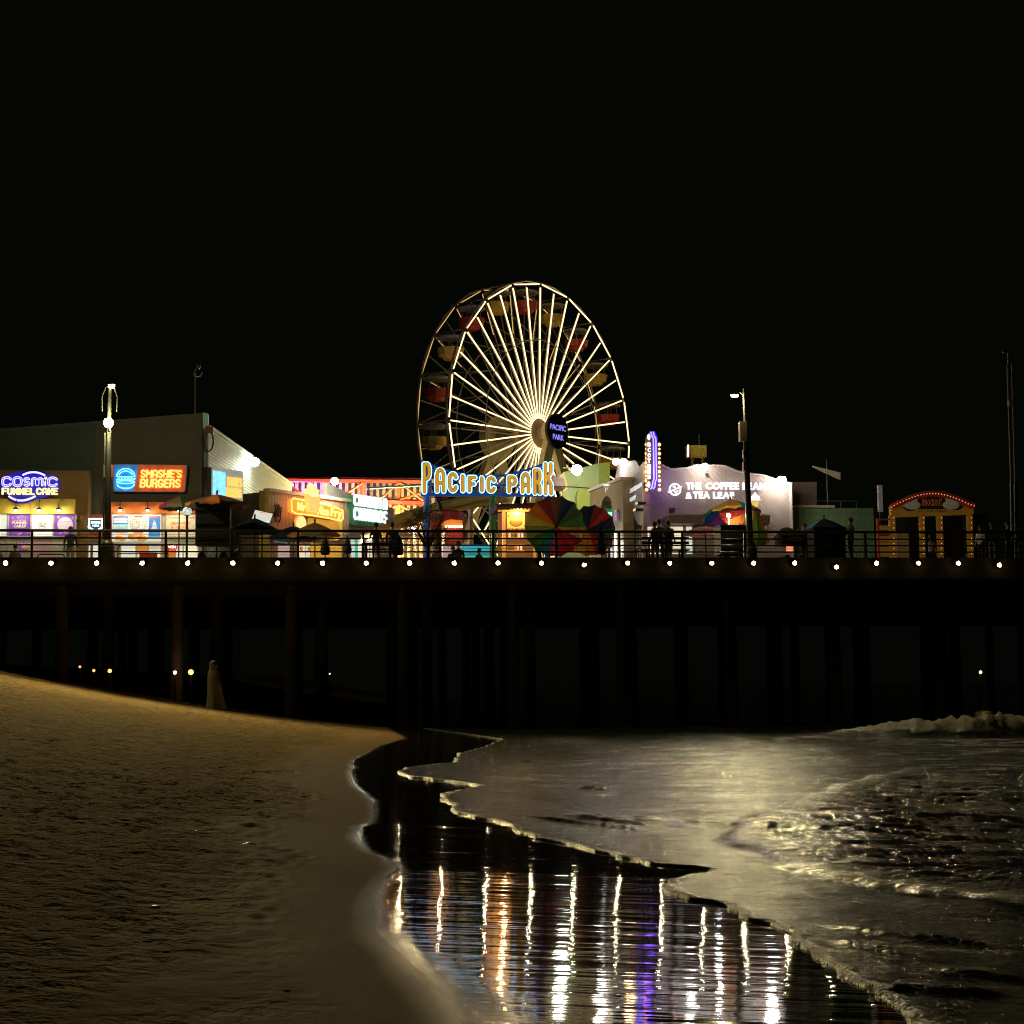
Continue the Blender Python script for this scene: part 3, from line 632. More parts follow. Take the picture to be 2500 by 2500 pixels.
# ------------------------------------------------------------------ burger hall with dark gable front and pale green side wall
taupe = mat('dark_taupe_stucco', (.105, .085, .062), .9, vary=.2, ns=.8, bump=.5, bs=30)
mint = mat('mint_siding', (.42, .50, .40), .6, vary=.15)
hall = T('burger_hall', 'large dark hall with pale green clapboard side and orange shop front', 'building', px=495, v=12)
x0_, z0_ = hall.l(-200, 1062); x1_, z1_ = hall.l(495, 1008)
hall.obj('front_wall', MB().prism([(x0_, 0), (x1_, 0), (x1_, z1_), (x0_, z0_)], 0, .5), taupe)
teal_dark = mat('dark_teal_stucco', (.055, .075, .058), .9, vary=.2, ns=.8)
hall.poly('left_bay', [(-190, 1066), (232, 1035), (232, 1370), (-190, 1370)], -.06, 0, teal_dark)
hall.poly('corner_trim', [(495.5, 1007), (508, 1010), (508, 1048), (495.5, 1045)], .0, .6, mat('mint_trim', (.35, .6, .48), .6, em=(.3, .55, .45), es=.03))
side_ang = facing(506, 12.2, 712, 35)
sw_ = T('x', '', '', px=506, v=12.2, ang=side_ang); bpy.data.objects.remove(sw_.o)
Linv = hall.o.matrix_basis.inverted()
def to_hall(me_o):                               # child placed in the wall's own frame
    me_o.parent = hall.o; me_o.location = Linv @ sw_.org; me_o.rotation_euler = (0, 0, side_ang - ALPHA)
sl_, sh_ = sw_.l(712, 1190)[0], sw_.l(509, 1046)[1]
o = MB().box(0, sl_, .03, 6, 0, sh_).obj('side_wall', mat('mint_backing', (.2, .24, .2), .8), hall.o); to_hall(o)
nb = 44; bh = sh_ / nb; bm_ = None
for i in range(nb):
    if bm_ is None:
        bm_ = MB().add([(0, .02, 0), (sl_, .02, 0), (sl_, -.028, 0), (0, -.028, 0), (0, .02, bh * .99), (sl_, .02, bh * .99), (sl_, -.004, bh * .99), (0, -.004, bh * .99)], [(0, 1, 5, 4), (2, 3, 7, 6), (0, 3, 2, 1), (4, 5, 6, 7), (0, 4, 7, 3), (1, 2, 6, 5)]).mesh('siding_board'); bm_.materials.append(mint)
    o = put('siding_board', bm_); to_hall(o); o.location = o.location + Vector((0, 0, i * bh))
o = MB().box(-.05, sl_ + .1, -.12, .3, sh_, sh_ + .14).obj('eaves_trim', mat('mint_trim2', (.55, .62, .5), .6), hall.o); to_hall(o)
hall.obj('roof', MB().add([(x1_, .5, z1_ - .8), (x0_, .5, z0_ - .6), (x0_, 26, z0_ - .6), (x1_ - 1, 26, z1_ - .9)], [(0, 1, 2, 3)]), mat('roof_felt', (.05, .05, .05), .9))
# red order bay + orange fascia
orange = mat('orange_paint', (.62, .16, .025), .6, vary=.12)
hall.box('order_bay', (198, 1256, 271, 1372), -.55, 0, mat('red_orange_paint', (.50, .10, .02), .6))
hall.box('order_bay_trim', (197, 1255, 199.5, 1372), -.6, 0, mat('amber_trim', (.7, .35, .08), .5))
q = hall.box('bay_opening', (203, 1312, 256, 1372), -.58, -.54, mat('brown_trim2', (.25, .17, .09), .7))
for x0, x1 in ((209, 220), (227, 239)): hall.box('lit_window', (x0, 1328, x1, 1372), -.60, -.57, white_lit, q)
hall.box('fascia', (268, 1225.5, 492, 1254), -.4, 0, orange)
for p in (295, 362, 438): gooseneck(hall, p, 1247, -.41, 19, (1, .78, .50))
# menu wall
mb_white = mat('menu_white', (.75, .75, .70), .4, em=(.8, .83, .74), es=.36, vary=.12, ns=2)
mb_blue = mat('menu_blue', (.03, .17, .45), .4, em=(.03, .2, .55), es=.55)
food_m = mat('food_print', (.75, .33, .05), .5, em=(.8, .34, .05), es=.5, vary=.6, ns=9)
hall.box('shop_front', (268, 1254, 493, 1372), -.05, 0, cream)
q = hall.box('menu_board', (270, 1256, 393, 1324), -.14, -.04, mb_white)
hall.box('menu_panel', (276, 1260, 312, 1300), -.16, -.14, mb_blue, q); hall.box('price_strip', (277.5, 1265, 311, 1270), -.17, -.15, mb_white, q); hall.box('price_strip', (277.5, 1271, 311, 1276), -.17, -.15, mb_white, q)
hall.box('menu_panel', (276, 1280, 312, 1299), -.167, -.15, mat('menu_aqua', (.35, .6, .6), .4, em=(.35, .65, .65), es=.4), q)
o = hall.box('menu_panel', (363, 1260, 391, 1310), -.16, -.14, mb_blue, q)
for k in range(8): hall.box('price_strip', (377 - 2 - k * .9, 1271 + k * 3.1, 377 + 2 + k * .9, 1273 + k * 3.1), -.17, -.158, mb_white, q)
for r_ in ((286, 1258.5, 304, 1262), (328, 1260, 348, 1263), (367, 1261, 388, 1264), (285, 1297, 304, 1301), (326, 1297, 350, 1302)): hall.box('heading_print', r_, -.172, -.158, mat('red_print', (.7, .12, .03), .5, em=(.8, .15, .05), es=.5), q)
print_text(hall, 'CLASSIC  6.99\nDOUBLE  8.99\nBACON  9.99\nVEGGIE  7.99\nFRIES  3.99', (316, 1266, 360, 1294), -.146, mat('grey_print', (.2, .22, .2), .6), .0, q)
def burger(Tb, cx_, cy_, w_, par, y):
    x, z = Tb.l(cx_, cy_, y); r_ = Tb.l(cx_ + w_, cy_, y)[0] - x
    MB().sphere((x, y, z), r_, 14, 8, (1, .12, .62)).obj('burger_print', food_m, par, True)
burger(hall, 289, 1313, 10, q, -.17); burger(hall, 299, 1316, 9, q, -.165); burger(hall, 324, 1310, 12, q, -.165); burger(hall, 346, 1314, 13, q, -.17)
q = hall.box('poster', (405, 1256, 482, 1313), -.12, -.04, mat('cream_print', (.72, .62, .42), .5, em=(.75, .62, .4), es=.35))
or_p = mat('orange_print', (.75, .22, .03), .5, em=(.85, .26, .04), es=.4)
print_text(hall, "SMASHIE'S\nBURGERS", (415, 1273, 464, 1293), -.126, or_p, .02, q, .25)
for row, yy in ((0, 1262), (1, 1309)):
    for k in range(26): hall.box('checker', (412 + k * 2.6, yy + (k % 2) * 2, 413.6 + k * 2.6, yy + 2 + (k % 2) * 2), -.125, -.118, black_metal, q)
for i, (x0, x1, y0, y1, mm) in enumerate(((296, 330, 1330, 1372, white_lit), (335, 361, 1331, 1347, or_p), (364, 392, 1331, 1349, mb_white), (336, 391, 1350, 1372, warm_lit), (405, 428, 1343, 1372, or_p), (430, 445, 1330, 1372, white_lit), (450, 482, 1325, 1372, warm_lit))):
    hall.box('counter_panel', (x0, y0, x1, y1), -.12, -.045, mm)
q = hall.box('open_sign', (404, 1330, 433, 1341), -.2, -.14, mat('red_lit', (.6, .02, .02), .4, em=(.9, .04, .02), es=.9)); print_text(hall, 'OPEN', (408, 1332, 429, 1339), -.204, NEON('warm_white', (1, .85, .7), 1.6), .03, q)
hall.box('counter', (271, 1324, 482, 1328), -.2, -.05, steel)
# order arrow
ar = T('arrow_sign', 'white neon arrow sign on red wall beside the funnel cake stand', 'sign', px=233, v=11.2)
pts = [(218, 1267), (249, 1267), (249, 1286), (253, 1286), (234, 1297), (214, 1286), (218, 1286)]
ar.poly('panel', pts, -.12, 0, mat('teal_panel', (.02, .07, .09), .5))
wn_ = NEON('ice_white', (.75, .95, 1), 1.9)
pp = [ar.l(*p, -.15) for p in pts]; ar.obj('neon_tube', MB().tube([(x, -.16, z) for x, z in pp], .045, 6, closed=True), wn_)
letters(ar, 'ORDER', (222, 1273, 246, 1278), -.15, FONT, wn_, .03); letters(ar, 'HERE', (226, 1281, 242, 1285.5), -.15, FONT, wn_, .03)
# main burger sign
bs_ = T('burger_sign', 'wide orange and blue neon sign on the dark hall front', 'sign', px=365, v=11.55)
grey_p = mat('sign_face', (.30, .27, .27), .5)
bs_.poly('panel', [(272, 1135), (290, 1133), (455, 1135.5), (457.5, 1138), (452, 1199), (449, 1201), (277, 1200)], -.02, .22, grey_p)
on = NEON('orange', (1, .27, .035), 2.6)
st_ = ('stroke', .10, .85)
def slanted(Tb, s, r, y, style, mt, k=.22, **kw):
    for o in letters(Tb, s, r, y, style, mt, **kw):
        o.matrix_basis = o.matrix_basis @ Matrix(((1, 0, k * o.scale[2] / o.scale[0], 0), (0, 1, 0, 0), (0, 0, 1, 0), (0, 0, 0, 1)))
bs_.poly('orange_glow_field', [(338, 1135), (455, 1136.5), (450, 1199.5), (325, 1199.5)], -.032, -.021, mat('orange_glow_field', (.55, .11, .03), .5, em=(1, .11, .01), es=.20, vary=.45, ns=2))  # neon glow on the grey panel painted as emissive orange
bs_.poly('blue_glow_field', [(276, 1135), (338, 1135), (325, 1199.5), (280, 1199)], -.032, -.021, mat('blue_glow_field', (.03, .25, .5), .5, em=(.02, .28, 1), es=.30, vary=.6, ns=2.5))  # neon glow behind the burger tubes painted as emissive blue
halo = NEON('red_halo', (1, .10, .01), .75)  # larger emissive red letters paint the glow around the neon
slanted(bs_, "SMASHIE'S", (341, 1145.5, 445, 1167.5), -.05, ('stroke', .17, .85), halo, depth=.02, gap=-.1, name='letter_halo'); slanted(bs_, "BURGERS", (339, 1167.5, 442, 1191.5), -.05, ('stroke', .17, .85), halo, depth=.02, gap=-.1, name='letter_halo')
slanted(bs_, "SMASHIE'S", (343, 1147, 443, 1166), -.10, st_, on, depth=.05, gap=.02)
slanted(bs_, "BURGERS", (341, 1169, 440, 1190), -.10, st_, on, depth=.05, gap=.02)
cy_n = NEON('cyan', (.12, .55, 1), 3.0)
def arcs(Tb, cx_, cy_, rx, ry, a0, a1, y, n=18): return [(lambda q: (q[0], y, q[1]))(Tb.l(cx_ + rx * math.cos(R(a0 + (a1 - a0) * i / n)), cy_ - ry * math.sin(R(a0 + (a1 - a0) * i / n)), y)) for i in range(n + 1)]
for nm, pts in (('bun_tube', arcs(bs_, 307, 1163, 22, 19, 0, 180, -.12)), ('bun_tube', arcs(bs_, 307, 1163, 17, 13, 15, 165, -.12)), ('bun_base_tube', arcs(bs_, 307, 1163, 23, 1.2, 180, 360, -.12)),
                ('lettuce_tube', [(lambda q: (q[0], -.12, q[1]))(bs_.l(284 + i * 1.55, 1170 + 2.2 * math.sin(i * 1.25), -.12)) for i in range(31)]),
                ('patty_tube', arcs(bs_, 307, 1177, 22, 3.6, 0, 360, -.12)), ('base_bun_tube', arcs(bs_, 307, 1182, 21, 10, 180, 360, -.12)), ('rim_tube', arcs(bs_, 307, 1190, 12, 3, 180, 360, -.12))):
    bs_.obj(nm, MB().tube(pts, .024, 6), cy_n, smooth=True)
# second burger sign, on the green side wall
b2 = T('burger_sign', 'bright narrow orange and blue sign on the pale green side wall', 'sign', px=514, v=12.0, ang=R(52))
a, b_, c, d = b2.rect(516, 1146, 592, 1222)
b2.obj('box', MB().box(a - .25, b_, .0, .35, c, d), mat('dark_sign_box', (.04, .035, .03), .6))
b2.obj('panel', MB().box(a, b_ - .02, -.05, -.005, c + .04, d - .02), mat('sign_white', (.55, .55, .5), .5, em=(.7, .75, .65), es=.25))
b2.obj('blue_panel', MB().box(a + .05, a + (b_ - a) * .42, -.07, -.052, c + .1, d - .15), mat('lit_blue', (.1, .5, .9), .4, em=(.25, .7, 1), es=1.1, vary=.5, ns=5))
on2 = NEON('orange_bright', (1, .33, .06), 1.7)
w2 = b_ - a; h2 = d - c
letters(b2, "SMASHIE'S", None, -.08, st_, on2, .05, gap=.02, local=(a + w2 * .47, b_ - .1, c + h2 * .47, c + h2 * .76)); letters(b2, "BURGERS", None, -.08, st_, on2, .05, gap=.02, local=(a + w2 * .45, b_ - .12, c + h2 * .12, c + h2 * .42))
hose = T('wall_hose', 'coiled dark cable hanging from the top corner of the green wall', 'cable', px=507, v=11.9)
hx, hz = hose.l(507, 1055); hose.obj('coil', MB().tube([(hx + .3 * math.sin(k * .45) * (1 - k * .008), -.1, hz - .45 + .5 * math.cos(k * .45)) for k in range(30)], .025, 6), black_metal); hose.obj('bracket', MB().box(hx - .12, hx + .25, -.15, .1, hz - .05, hz + .25), mat('rust', (.18, .06, .03), .8))
# patio objects beside the side wall
mb2 = T('menu_board', 'tilted white menu board on a post beside the yellow corner', 'menu board', px=640, v=13.0)
mb2.poly('frame', [(622, 1243), (668, 1253), (659, 1279), (613, 1268)], -.02, .05, black_metal); mb2.poly('panel', [(623, 1245), (666, 1254.5), (658, 1277), (615, 1267)], -.06, -.025, white_lit)
x, z = mb2.l(640, 1268); mb2.obj('post', MB().tube([(x, .08, 0), (x, .08, z)], .04, 6), black_metal)
print_text(mb2, 'MENU', (636, 1250, 653, 1253.5), -.065, mat('red_print', (.7, .1, .03), .5))
flood(620, 1128, 16.2, 'bright white flood lamp on the edge of the pale green wall', .24, 95, (.92, 1, .84), ang=side_ang, out=.75, loc=hit(620, 1128, sw_.org - sw_.ey * .4, sw_.ey))
flood(817, 1175, 19.2, 'bright white flood lamp above the fry stall and churro stall', .19, 150, (1, .95, .8))
# ------------------------------------------------------------------ fry stall
tan_ = mat('tan_boards', (.60, .42, .24), .65, vary=.25, ns=2.5)
fa = facing(655, 16, 850, 20.6)
fr = T('fry_stall', 'tan boarded fry stall with yellow corner and glowing orange sign', 'food stand', px=655, v=16, ang=fa)
L_ = fr.l(852, 1300)[0]; H_ = fr.l(656, 1200)[1]
fr.obj('wall', MB().box(0, L_, .03, 5, 0, H_), mat('tan_backing', (.25, .17, .1), .8))
nb = 30; bw = L_ / nb; bme = None
for i in range(nb):
    if bme is None: bme = MB().box(.008, bw - .008, -.012, .029, 0, H_ - .02).mesh('wall_board'); bme.materials.append(tan_)
    put('wall_board', bme, fr.o, (i * bw, 0, 0))
fr.obj('cornice', MB().box(-.05, L_ + .05, -.1, .3, H_, H_ + .16), cream)
yl_p = mat('yellow_post', (.72, .50, .07), .6)
p0 = fr.o.matrix_basis.inverted() @ (plan(632, 16.02) + Vector((0, 0, DZ))); 
ps = MB().box(0, .01, 0, .01, 0, 1); 
n_ = Vector((0, 0, 0)) ; dvec = Vector((-p0.x, -p0.y, 0)); nrm = Vector((dvec.y, -dvec.x, 0)).normalized() * -.4
pv = [p0, Vector((-.006, -.006, 0)), Vector((-.006, -.006, 0)) + nrm, p0 + nrm]
fr.obj('corner_panel', MB().add([(q.x, q.y, 0) for q in pv] + [(q.x, q.y, H_ + .05) for q in pv], [(0, 1, 2, 3), (4, 5, 6, 7), (0, 1, 5, 4), (1, 2, 6, 5), (2, 3, 7, 6), (3, 0, 4, 7)]), yl_p)
amb = mat('lit_amber', (.8, .45, .05), .5, em=(1, .52, .06), es=.42, vary=.3, ns=1.5)
fr.box('serving_window', (752, 1264, 836, 1303), -.05, -.015, amb)
fr.box('awning', (748, 1258, 838, 1266), -.5, -.016, mat('amber_awning', (.7, .35, .06), .6))
fr.box('dark_hatch', (663, 1318, 708, 1328), -.07, -.015, mat('maroon', (.12, .05, .04), .6)); print_text(fr, 'FRESH CUT FRIES', (668, 1319, 702, 1325), -.075, lilac)
for x0, x1, mm in ((664, 676, tan_), (680, 707, lilac), (712, 724, mat('grey_door', (.3, .3, .28), .6)), (730, 745, warm_lit), (748, 757, white_lit), (760, 834, amb)): fr.box('front_panel', (x0, 1330, x1, 1385), -.06, -.015, mm)
for x, z in ((733, 1334), (752, 1336)): fr.box('notice', (x, z, x + 6, z + 13), -.09, -.06, or_p)
hd_ = T('hand_mural', 'black hand drawing painted on the tan boarded wall', 'mural', px=655, v=15.9, ang=fa)
for k, pts in enumerate(([(672, 1262), (673, 1240), (671, 1232)], [(676, 1260), (676.5, 1235), (675, 1229)], [(680, 1260), (681, 1238), (680, 1231)], [(684, 1262), (686, 1244), (686, 1237)], [(674, 1275), (671, 1262), (684, 1260), (684, 1268), (680, 1275)], [(671, 1262), (669, 1254), (670, 1250)])):
    hd_.obj('stroke', MB().tube([(lambda q: (q[0], -.012, q[1]))(hd_.l(*p)) for p in pts], .035, 5), black_metal)
fs = T('fry_sign', 'glowing orange and yellow lettered plaque on the fry stall', 'sign', px=700, v=16.6, ang=fa)
pl_m = mat('lit_orange_plaque', (.8, .25, .04), .5, em=(1, .25, .025), es=1.2, vary=.2, ns=2)
plq = [(711, 1222), (716, 1216), (745, 1222), (780, 1229), (822, 1240), (836, 1246), (837, 1266), (832, 1272), (800, 1265), (760, 1258), (722, 1254), (712, 1248)]
fs.poly('plaque', plq, -.25, .0, pl_m)
fyl = NEON('fry_yellow', (1, .62, .16), 1.5)
fs.obj('border_tube', MB().tube([(lambda q: (q[0], -.29, q[1]))(fs.l(*p, -.27)) for p in plq], .035, 6, closed=True), fyl)
letters(fs, 'Mr', (727, 1227, 746, 1246), -.29, ('font', .03, 0), fyl, .05, rise=-.04)
letters(fs, 'Nice', (776, 1235, 803, 1257), -.29, ('font', .03, 0), fyl, .05, rise=-.04)
letters(fs, 'Fry', (808, 1241, 834, 1261), -.29, ('font', .03, 0), fyl, .05, rise=-.04)
fx0, fz0 = fs.l(760, 1250, -.35); fx1, fz1 = fs.l(760, 1180, -.35); fh = fz1 - fz0
lc_ = mat('lit_cream', (.9, .75, .4), .5, em=(1, .74, .30), es=1.0, vary=.25, ns=2.5)
for k, (dx, top_, sl) in enumerate(((-.42, .78, -.12), (-.26, .93, -.05), (-.10, 1.0, -.02), (.06, .97, .02), (.22, .90, .05), (.38, .80, .12))):
    xb_0 = fx0 + dx * .8; xt_ = fx0 + dx * .8 + sl; fs.obj('fry_stick', MB().add([(xb_0 - .075, -.45 - .02 * (k % 2), fz0 + fh * .4), (xb_0 + .075, -.45 - .02 * (k % 2), fz0 + fh * .4), (xt_ + .075, -.45 - .02 * (k % 2), fz0 + fh * top_), (xt_ - .075, -.45 - .02 * (k % 2), fz0 + fh * top_), (xb_0 - .075, -.33, fz0 + fh * .4), (xb_0 + .075, -.33, fz0 + fh * .4), (xt_ + .075, -.33, fz0 + fh * top_), (xt_ - .075, -.33, fz0 + fh * top_)], [(0, 1, 2, 3), (4, 5, 6, 7), (0, 1, 5, 4), (1, 2, 6, 5), (2, 3, 7, 6), (3, 0, 4, 7)]), lc_)
fs.obj('fry_carton', MB().prism([(fx0 - .34, fz0), (fx0 + .34, fz0), (fx0 + .50, fz0 + fh * .6), (fx0 + .2, fz0 + fh * .52), (fx0 - .2, fz0 + fh * .52), (fx0 - .50, fz0 + fh * .6)], -.55, -.3), mat('lit_carton', (.9, .5, .15), .5, em=(1, .55, .14), es=.9, vary=.2, ns=2))
bd = T('round_sign', 'round glowing yellow badge beneath the fry sign', 'sign', px=730, v=16.0, ang=fa)
cx, cz = bd.l(731, 1278); rr_ = (bd.l(731, 1262)[1] - cz)
for nm, k, y0, y1, mm in (('rim', 1.25, -.1, 0, pl_m), ('disc', 1.05, -.16, -.1, mat('lit_yellow', (.95, .75, .3), .5, em=(1, .75, .3), es=.95, vary=.3, ns=6))):
    bd.obj(nm, MB().prism([(cx + rr_ * k * math.cos(q * math.pi / 14), cz + rr_ * k * math.sin(q * math.pi / 14)) for q in range(28)], y0, y1), mm)

# ------------------------------------------------------------------ churro stall
ca = facing(848, 21.2, 965, 24.4)
ch_ = T('churro_stall', 'pale churro stall with corrugated gable behind the umbrellas', 'food stand', px=848, v=21.5, ang=ca)
L_ = ch_.l(960, 1300)[0]; pinkish = mat('pale_pink_boards', (.60, .45, .38), .65, stripes=('X', 3.2))
ch_.obj('wall', MB().box(0, L_, 0, 4, 0, ch_.l(850, 1225)[1]), pinkish)
ch_.poly('gable', [(797, 1178), (873, 1214), (873, 1226), (797, 1226)], .3, .6, mat('corrugated', (.55, .50, .40), .5, stripes=('X', 4.5), metal=.2))
ch_.box('sign_ledge', (852, 1281, 948, 1288), -.3, .0, mat('salmon', (.6, .3, .2), .6))
for x0, x1, mm in ((858, 866, white_lit), (868, 874, mat('lit_green', (.05, .5, .3), .5, em=(.06, .6, .38), es=.55)), (876, 886, warm_lit), (895, 915, warm_lit)): ch_.box('serving_window', (x0, 1318, x1, 1372), -.06, -.01, mm)
cs = T('churro_sign', 'white block letters on green churro sign', 'sign', px=860, v=20.8, ang=ca)
grn = mat('green_letter_box', (.03, .30, .12), .5, em=(.03, .4, .16), es=.05)
cw = mat('lit_letter_white', (.4, .4, .45), .4, em=(.92, .95, 1), es=.9, vary=.08)
cs.poly('backing', [(848, 1216), (856, 1211), (946, 1220), (948, 1278), (940, 1281), (862, 1282), (852, 1276), (853, 1246), (847, 1240)], .02, .3, grn)
for k in range(18): 
    x, z = cs.l(863 + k * 4.6, 1277 + k * .25); MB().cyl((x, .02, z), (x, .25, z), .10, .10, 8).obj('scallop', grn, cs.o)
letters(cs, 'CHURRITA', (864, 1211.5, 944, 1240), -.02, ('stroke', .062, .66), cw, .16, gap=.13)
letters(cs, 'CHURROS', (864, 1243, 944, 1274), -.02, ('stroke', .062, .66), cw, .16, gap=.13)

# ------------------------------------------------------------------ panelled coaster wall with red steelwork
cwall = T('panel_wall', 'cream panelled building behind red coaster steelwork', 'building', px=860, v=45)
cpan = mat('cream_panel', (.66, .55, .32), .6, vary=.3, ns=1.5, em=(.6, .5, .3), es=.05)
red_s = mat('red_steel', (.55, .045, .02), .5, vary=.2)
x0_, x1_, zb, ztp = cwall.rect(640, 1166, 1065, 1400); 
cwall.obj('backing', MB().box(x0_, x1_, 0, 8, 0, ztp), mat('wall_backing_brown', (.10, .07, .05), .8))  # dark brown backing in the gaps between panels
npn = 28; pw = (x1_ - x0_) / npn
for i in range(npn):
    for j in range(5):
        zz = ztp - .05 - (j + 1) * 1.25
        if zz < 0: continue
        o = MB().box(x0_ + i * pw + .1, x0_ + (i + 1) * pw - .1, -.06, 0, zz + .03, zz + 1.22).obj('panel', cpan, cwall.o)
    if i % 4 in (1,):
        for j in range(14): MB().box(x0_ + i * pw + .2, x0_ + (i + 1) * pw - .2, -.12, -.065, ztp - .5 - j * .42, ztp - .36 - j * .42).obj('louvre', black_metal, cwall.o)
    cwall.obj('rib', MB().box(x0_ + i * pw - .03, x0_ + i * pw + .03, -.16, 0, 0, ztp - .1), mat('dark_rib', (.07, .03, .02), .6))
co = T('coaster', 'red and orange steel lattice of the coaster behind the churro sign', 'coaster', px=900, v=40)
def bar(Tb, nm, a, b_, y, r, mt):
    p, q = Tb.l(*a, y), Tb.l(*b_, y); return Tb.obj(nm, MB().tube([(p[0], y, p[1]), (q[0], y, q[1])], r, 6), mt)
for a, b_, r in (((640, 1170), (1040, 1175), .16), ((930, 1223), (1045, 1228), .2)): bar(co, 'beam', a, b_, 0, r, red_s)
or_s = mat('orange_steel', (.70, .16, .03), .5, vary=.2)
for a, b_, r in (((699, 1170), (699, 1362), .12), ((884, 1172), (884, 1362), .14), ((975, 1172), (975, 1362), .13), ((970, 1225), (970, 1362), .1)): bar(co, 'column', a, b_, .1, r, or_s)
for a, b_ in (((973, 1178), (925, 1222)), ((977, 1178), (1045, 1232)), ((970, 1235), (930, 1250)), ((972, 1232), (998, 1245)), ((1040, 1200), (975, 1220)), ((700, 1178), (765, 1230)), ((884, 1180), (830, 1215))): bar(co, 'brace', a, b_, -.1, .08, or_s)
pp_ = T('overhead_pipe', 'thin teal pipe sloping across the red steelwork', 'pipe', px=960, v=36); bar(pp_, 'pipe', (895, 1192), (1062, 1182), 0, .07, mat('teal_paint', (.06, .35, .32), .5)); bar(pp_, 'hanger', (899, 1191), (899, 1196), 0, .04, black_metal)
tr = T('coaster_track', 'olive yellow coaster track rising behind the palm tree', 'coaster', px=1050, v=27)
oly = mat('olive_yellow', (.42, .36, .08), .5, vary=.2)
for dy, off, r in ((0, 0, .2), (1.2, -6, .2), (.6, 12, .26)):
    pts = []
    for i in range(13):
        u = i / 12; px_ = 925 + 320 * u; py_ = 1286 - 118 * u + 34 * u * u + off; q = tr.l(px_, py_, dy); pts.append((q[0], dy, q[1]))
    tr.obj('rail', MB().tube(pts, r, 7), oly, smooth=True)
for i in range(9):
    px_ = 950 + 33 * i; u = (px_ - 925) / 320; py_ = 1286 - 118 * u + 34 * u * u; a, b_ = tr.l(px_, py_, 0), tr.l(px_, py_ + 10, .6); tr.obj('cross_tie', MB().tube([(a[0], 0, a[1]), (b_[0], .6, b_[1]), (a[0], 1.2, a[1])], .07, 5), oly)
for p in (960, 1060, 1150): q = tr.l(p, 1290, .6); u = (p - 925) / 320; z = tr.l(p, 1286 - 118 * u + 34 * u * u + 12, .6)[1]; tr.obj('support', MB().tube([(q[0], .6, 0), (q[0], .6, z)], .14, 8), oly)
def mast_lamp(name, label, px, py, v, watts, col, head=.16, zb=0):
    t_ = T(name, label, 'lamp', px=px, v=v, group='wash lamps between the rides'); x, z = t_.l(px, py)
    t_.obj('pole', MB().tube([(x, 0, zb), (x, 0, z)], .05, 6), black_metal); t_.obj('head', MB().box(x - head, x + head, -.1, .1, z, z + .14), galv); t_.obj('lens', MB().box(x - head * .8, x + head * .8, -.09, .09, z - .03, z - .001), mat('wash_' + name, col, .4, em=col, es=6, vary=0))
    light('POINT', 'lamp_light', (x, -.3, z - .25), watts, col, t_.o, .12)
mast_lamp('wash_lamp', 'purple wash lamp glowing on panels behind the green wall', 722, 1222, 42.5, 2600, (.16, .03, 1))
mast_lamp('wash_lamp', 'magenta wash lamp on panels behind the fry sign', 775, 1218, 42.5, 300, (1, .08, .35))
mast_lamp('wash_lamp', 'warm wash lamp lighting cream panels left of the gate', 930, 1290, 38, 3600, (1, .74, .34))
mast_lamp('wash_lamp', 'warm wash lamp behind the blue gate post', 1010, 1290, 38.2, 3600, (1, .74, .34))

# ------------------------------------------------------------------ park gate sign
gate = T('park_gate', 'blue gate sign with yellow neon outlined letters on tall posts', 'sign', px=1190, v=20)
blue = mat('gate_blue', (.02, .13, .42), .45, em=(.01, .10, .5), es=.10)
gx = [gate.l(px_, 1200)[0] for px_ in (1028, 1348)]
top = [(1028, 1124), (1060, 1138), (1100, 1150), (1150, 1160), (1190, 1163), (1235, 1160), (1280, 1149), (1315, 1138), (1350, 1124)]
gate.obj('top_chord', MB().tube([(lambda q: (q[0], .12, q[1]))(gate.l(*p)) for p in top], .07, 6), blue)
gate.obj('lower_chord', MB().box(gx[0], gx[1], .05, .3, gate.l(1190, 1211)[1], gate.l(1190, 1203)[1]), blue)
gate.obj('middle_chord', MB().box(gx[0], gx[1], .1, .2, gate.l(1190, 1186)[1], gate.l(1190, 1181)[1]), blue)
for i in range(14):
    a = 1034 + i * 22.4; yt = np.interp(a, [p[0] for p in top], [p[1] for p in top]); bar(gate, 'lattice_bar', (a, yt), (a + 11, 1206), .14, .03, blue); bar(gate, 'lattice_bar', (a + 22, np.interp(a + 22, [p[0] for p in top], [p[1] for p in top])), (a + 11, 1206), .14, .03, blue)
for x0, x1, mm, nm in ((1035, 1050, blue, 'post'), (1329, 1341, blue, 'post'), (1195, 1213, mat('gate_green', (.07, .22, .03), .5), 'centre_post')):
    a = gate.l(x0, 1290)[0]; b_ = gate.l(x1, 1290)[0]; gate.obj(nm, MB().cyl(((a + b_) / 2, .2, 0), ((a + b_) / 2, .2, gate.l(1190, 1209)[1]), (b_ - a) / 2, None, 14), mm, smooth=False)
face_m = mat('letter_gold', (.85, .42, .03), .5, em=(1, .46, .03), es=.42, vary=.15, ns=3)
ink = mat('letter_ink', (.02, .02, .05), .6)
out_n = NEON('sky_blue', (.30, .72, 1), 2.6)
blue_pan = mat('letter_blue', (.02, .15, .5), .5, em=(.02, .22, .8), es=.28)
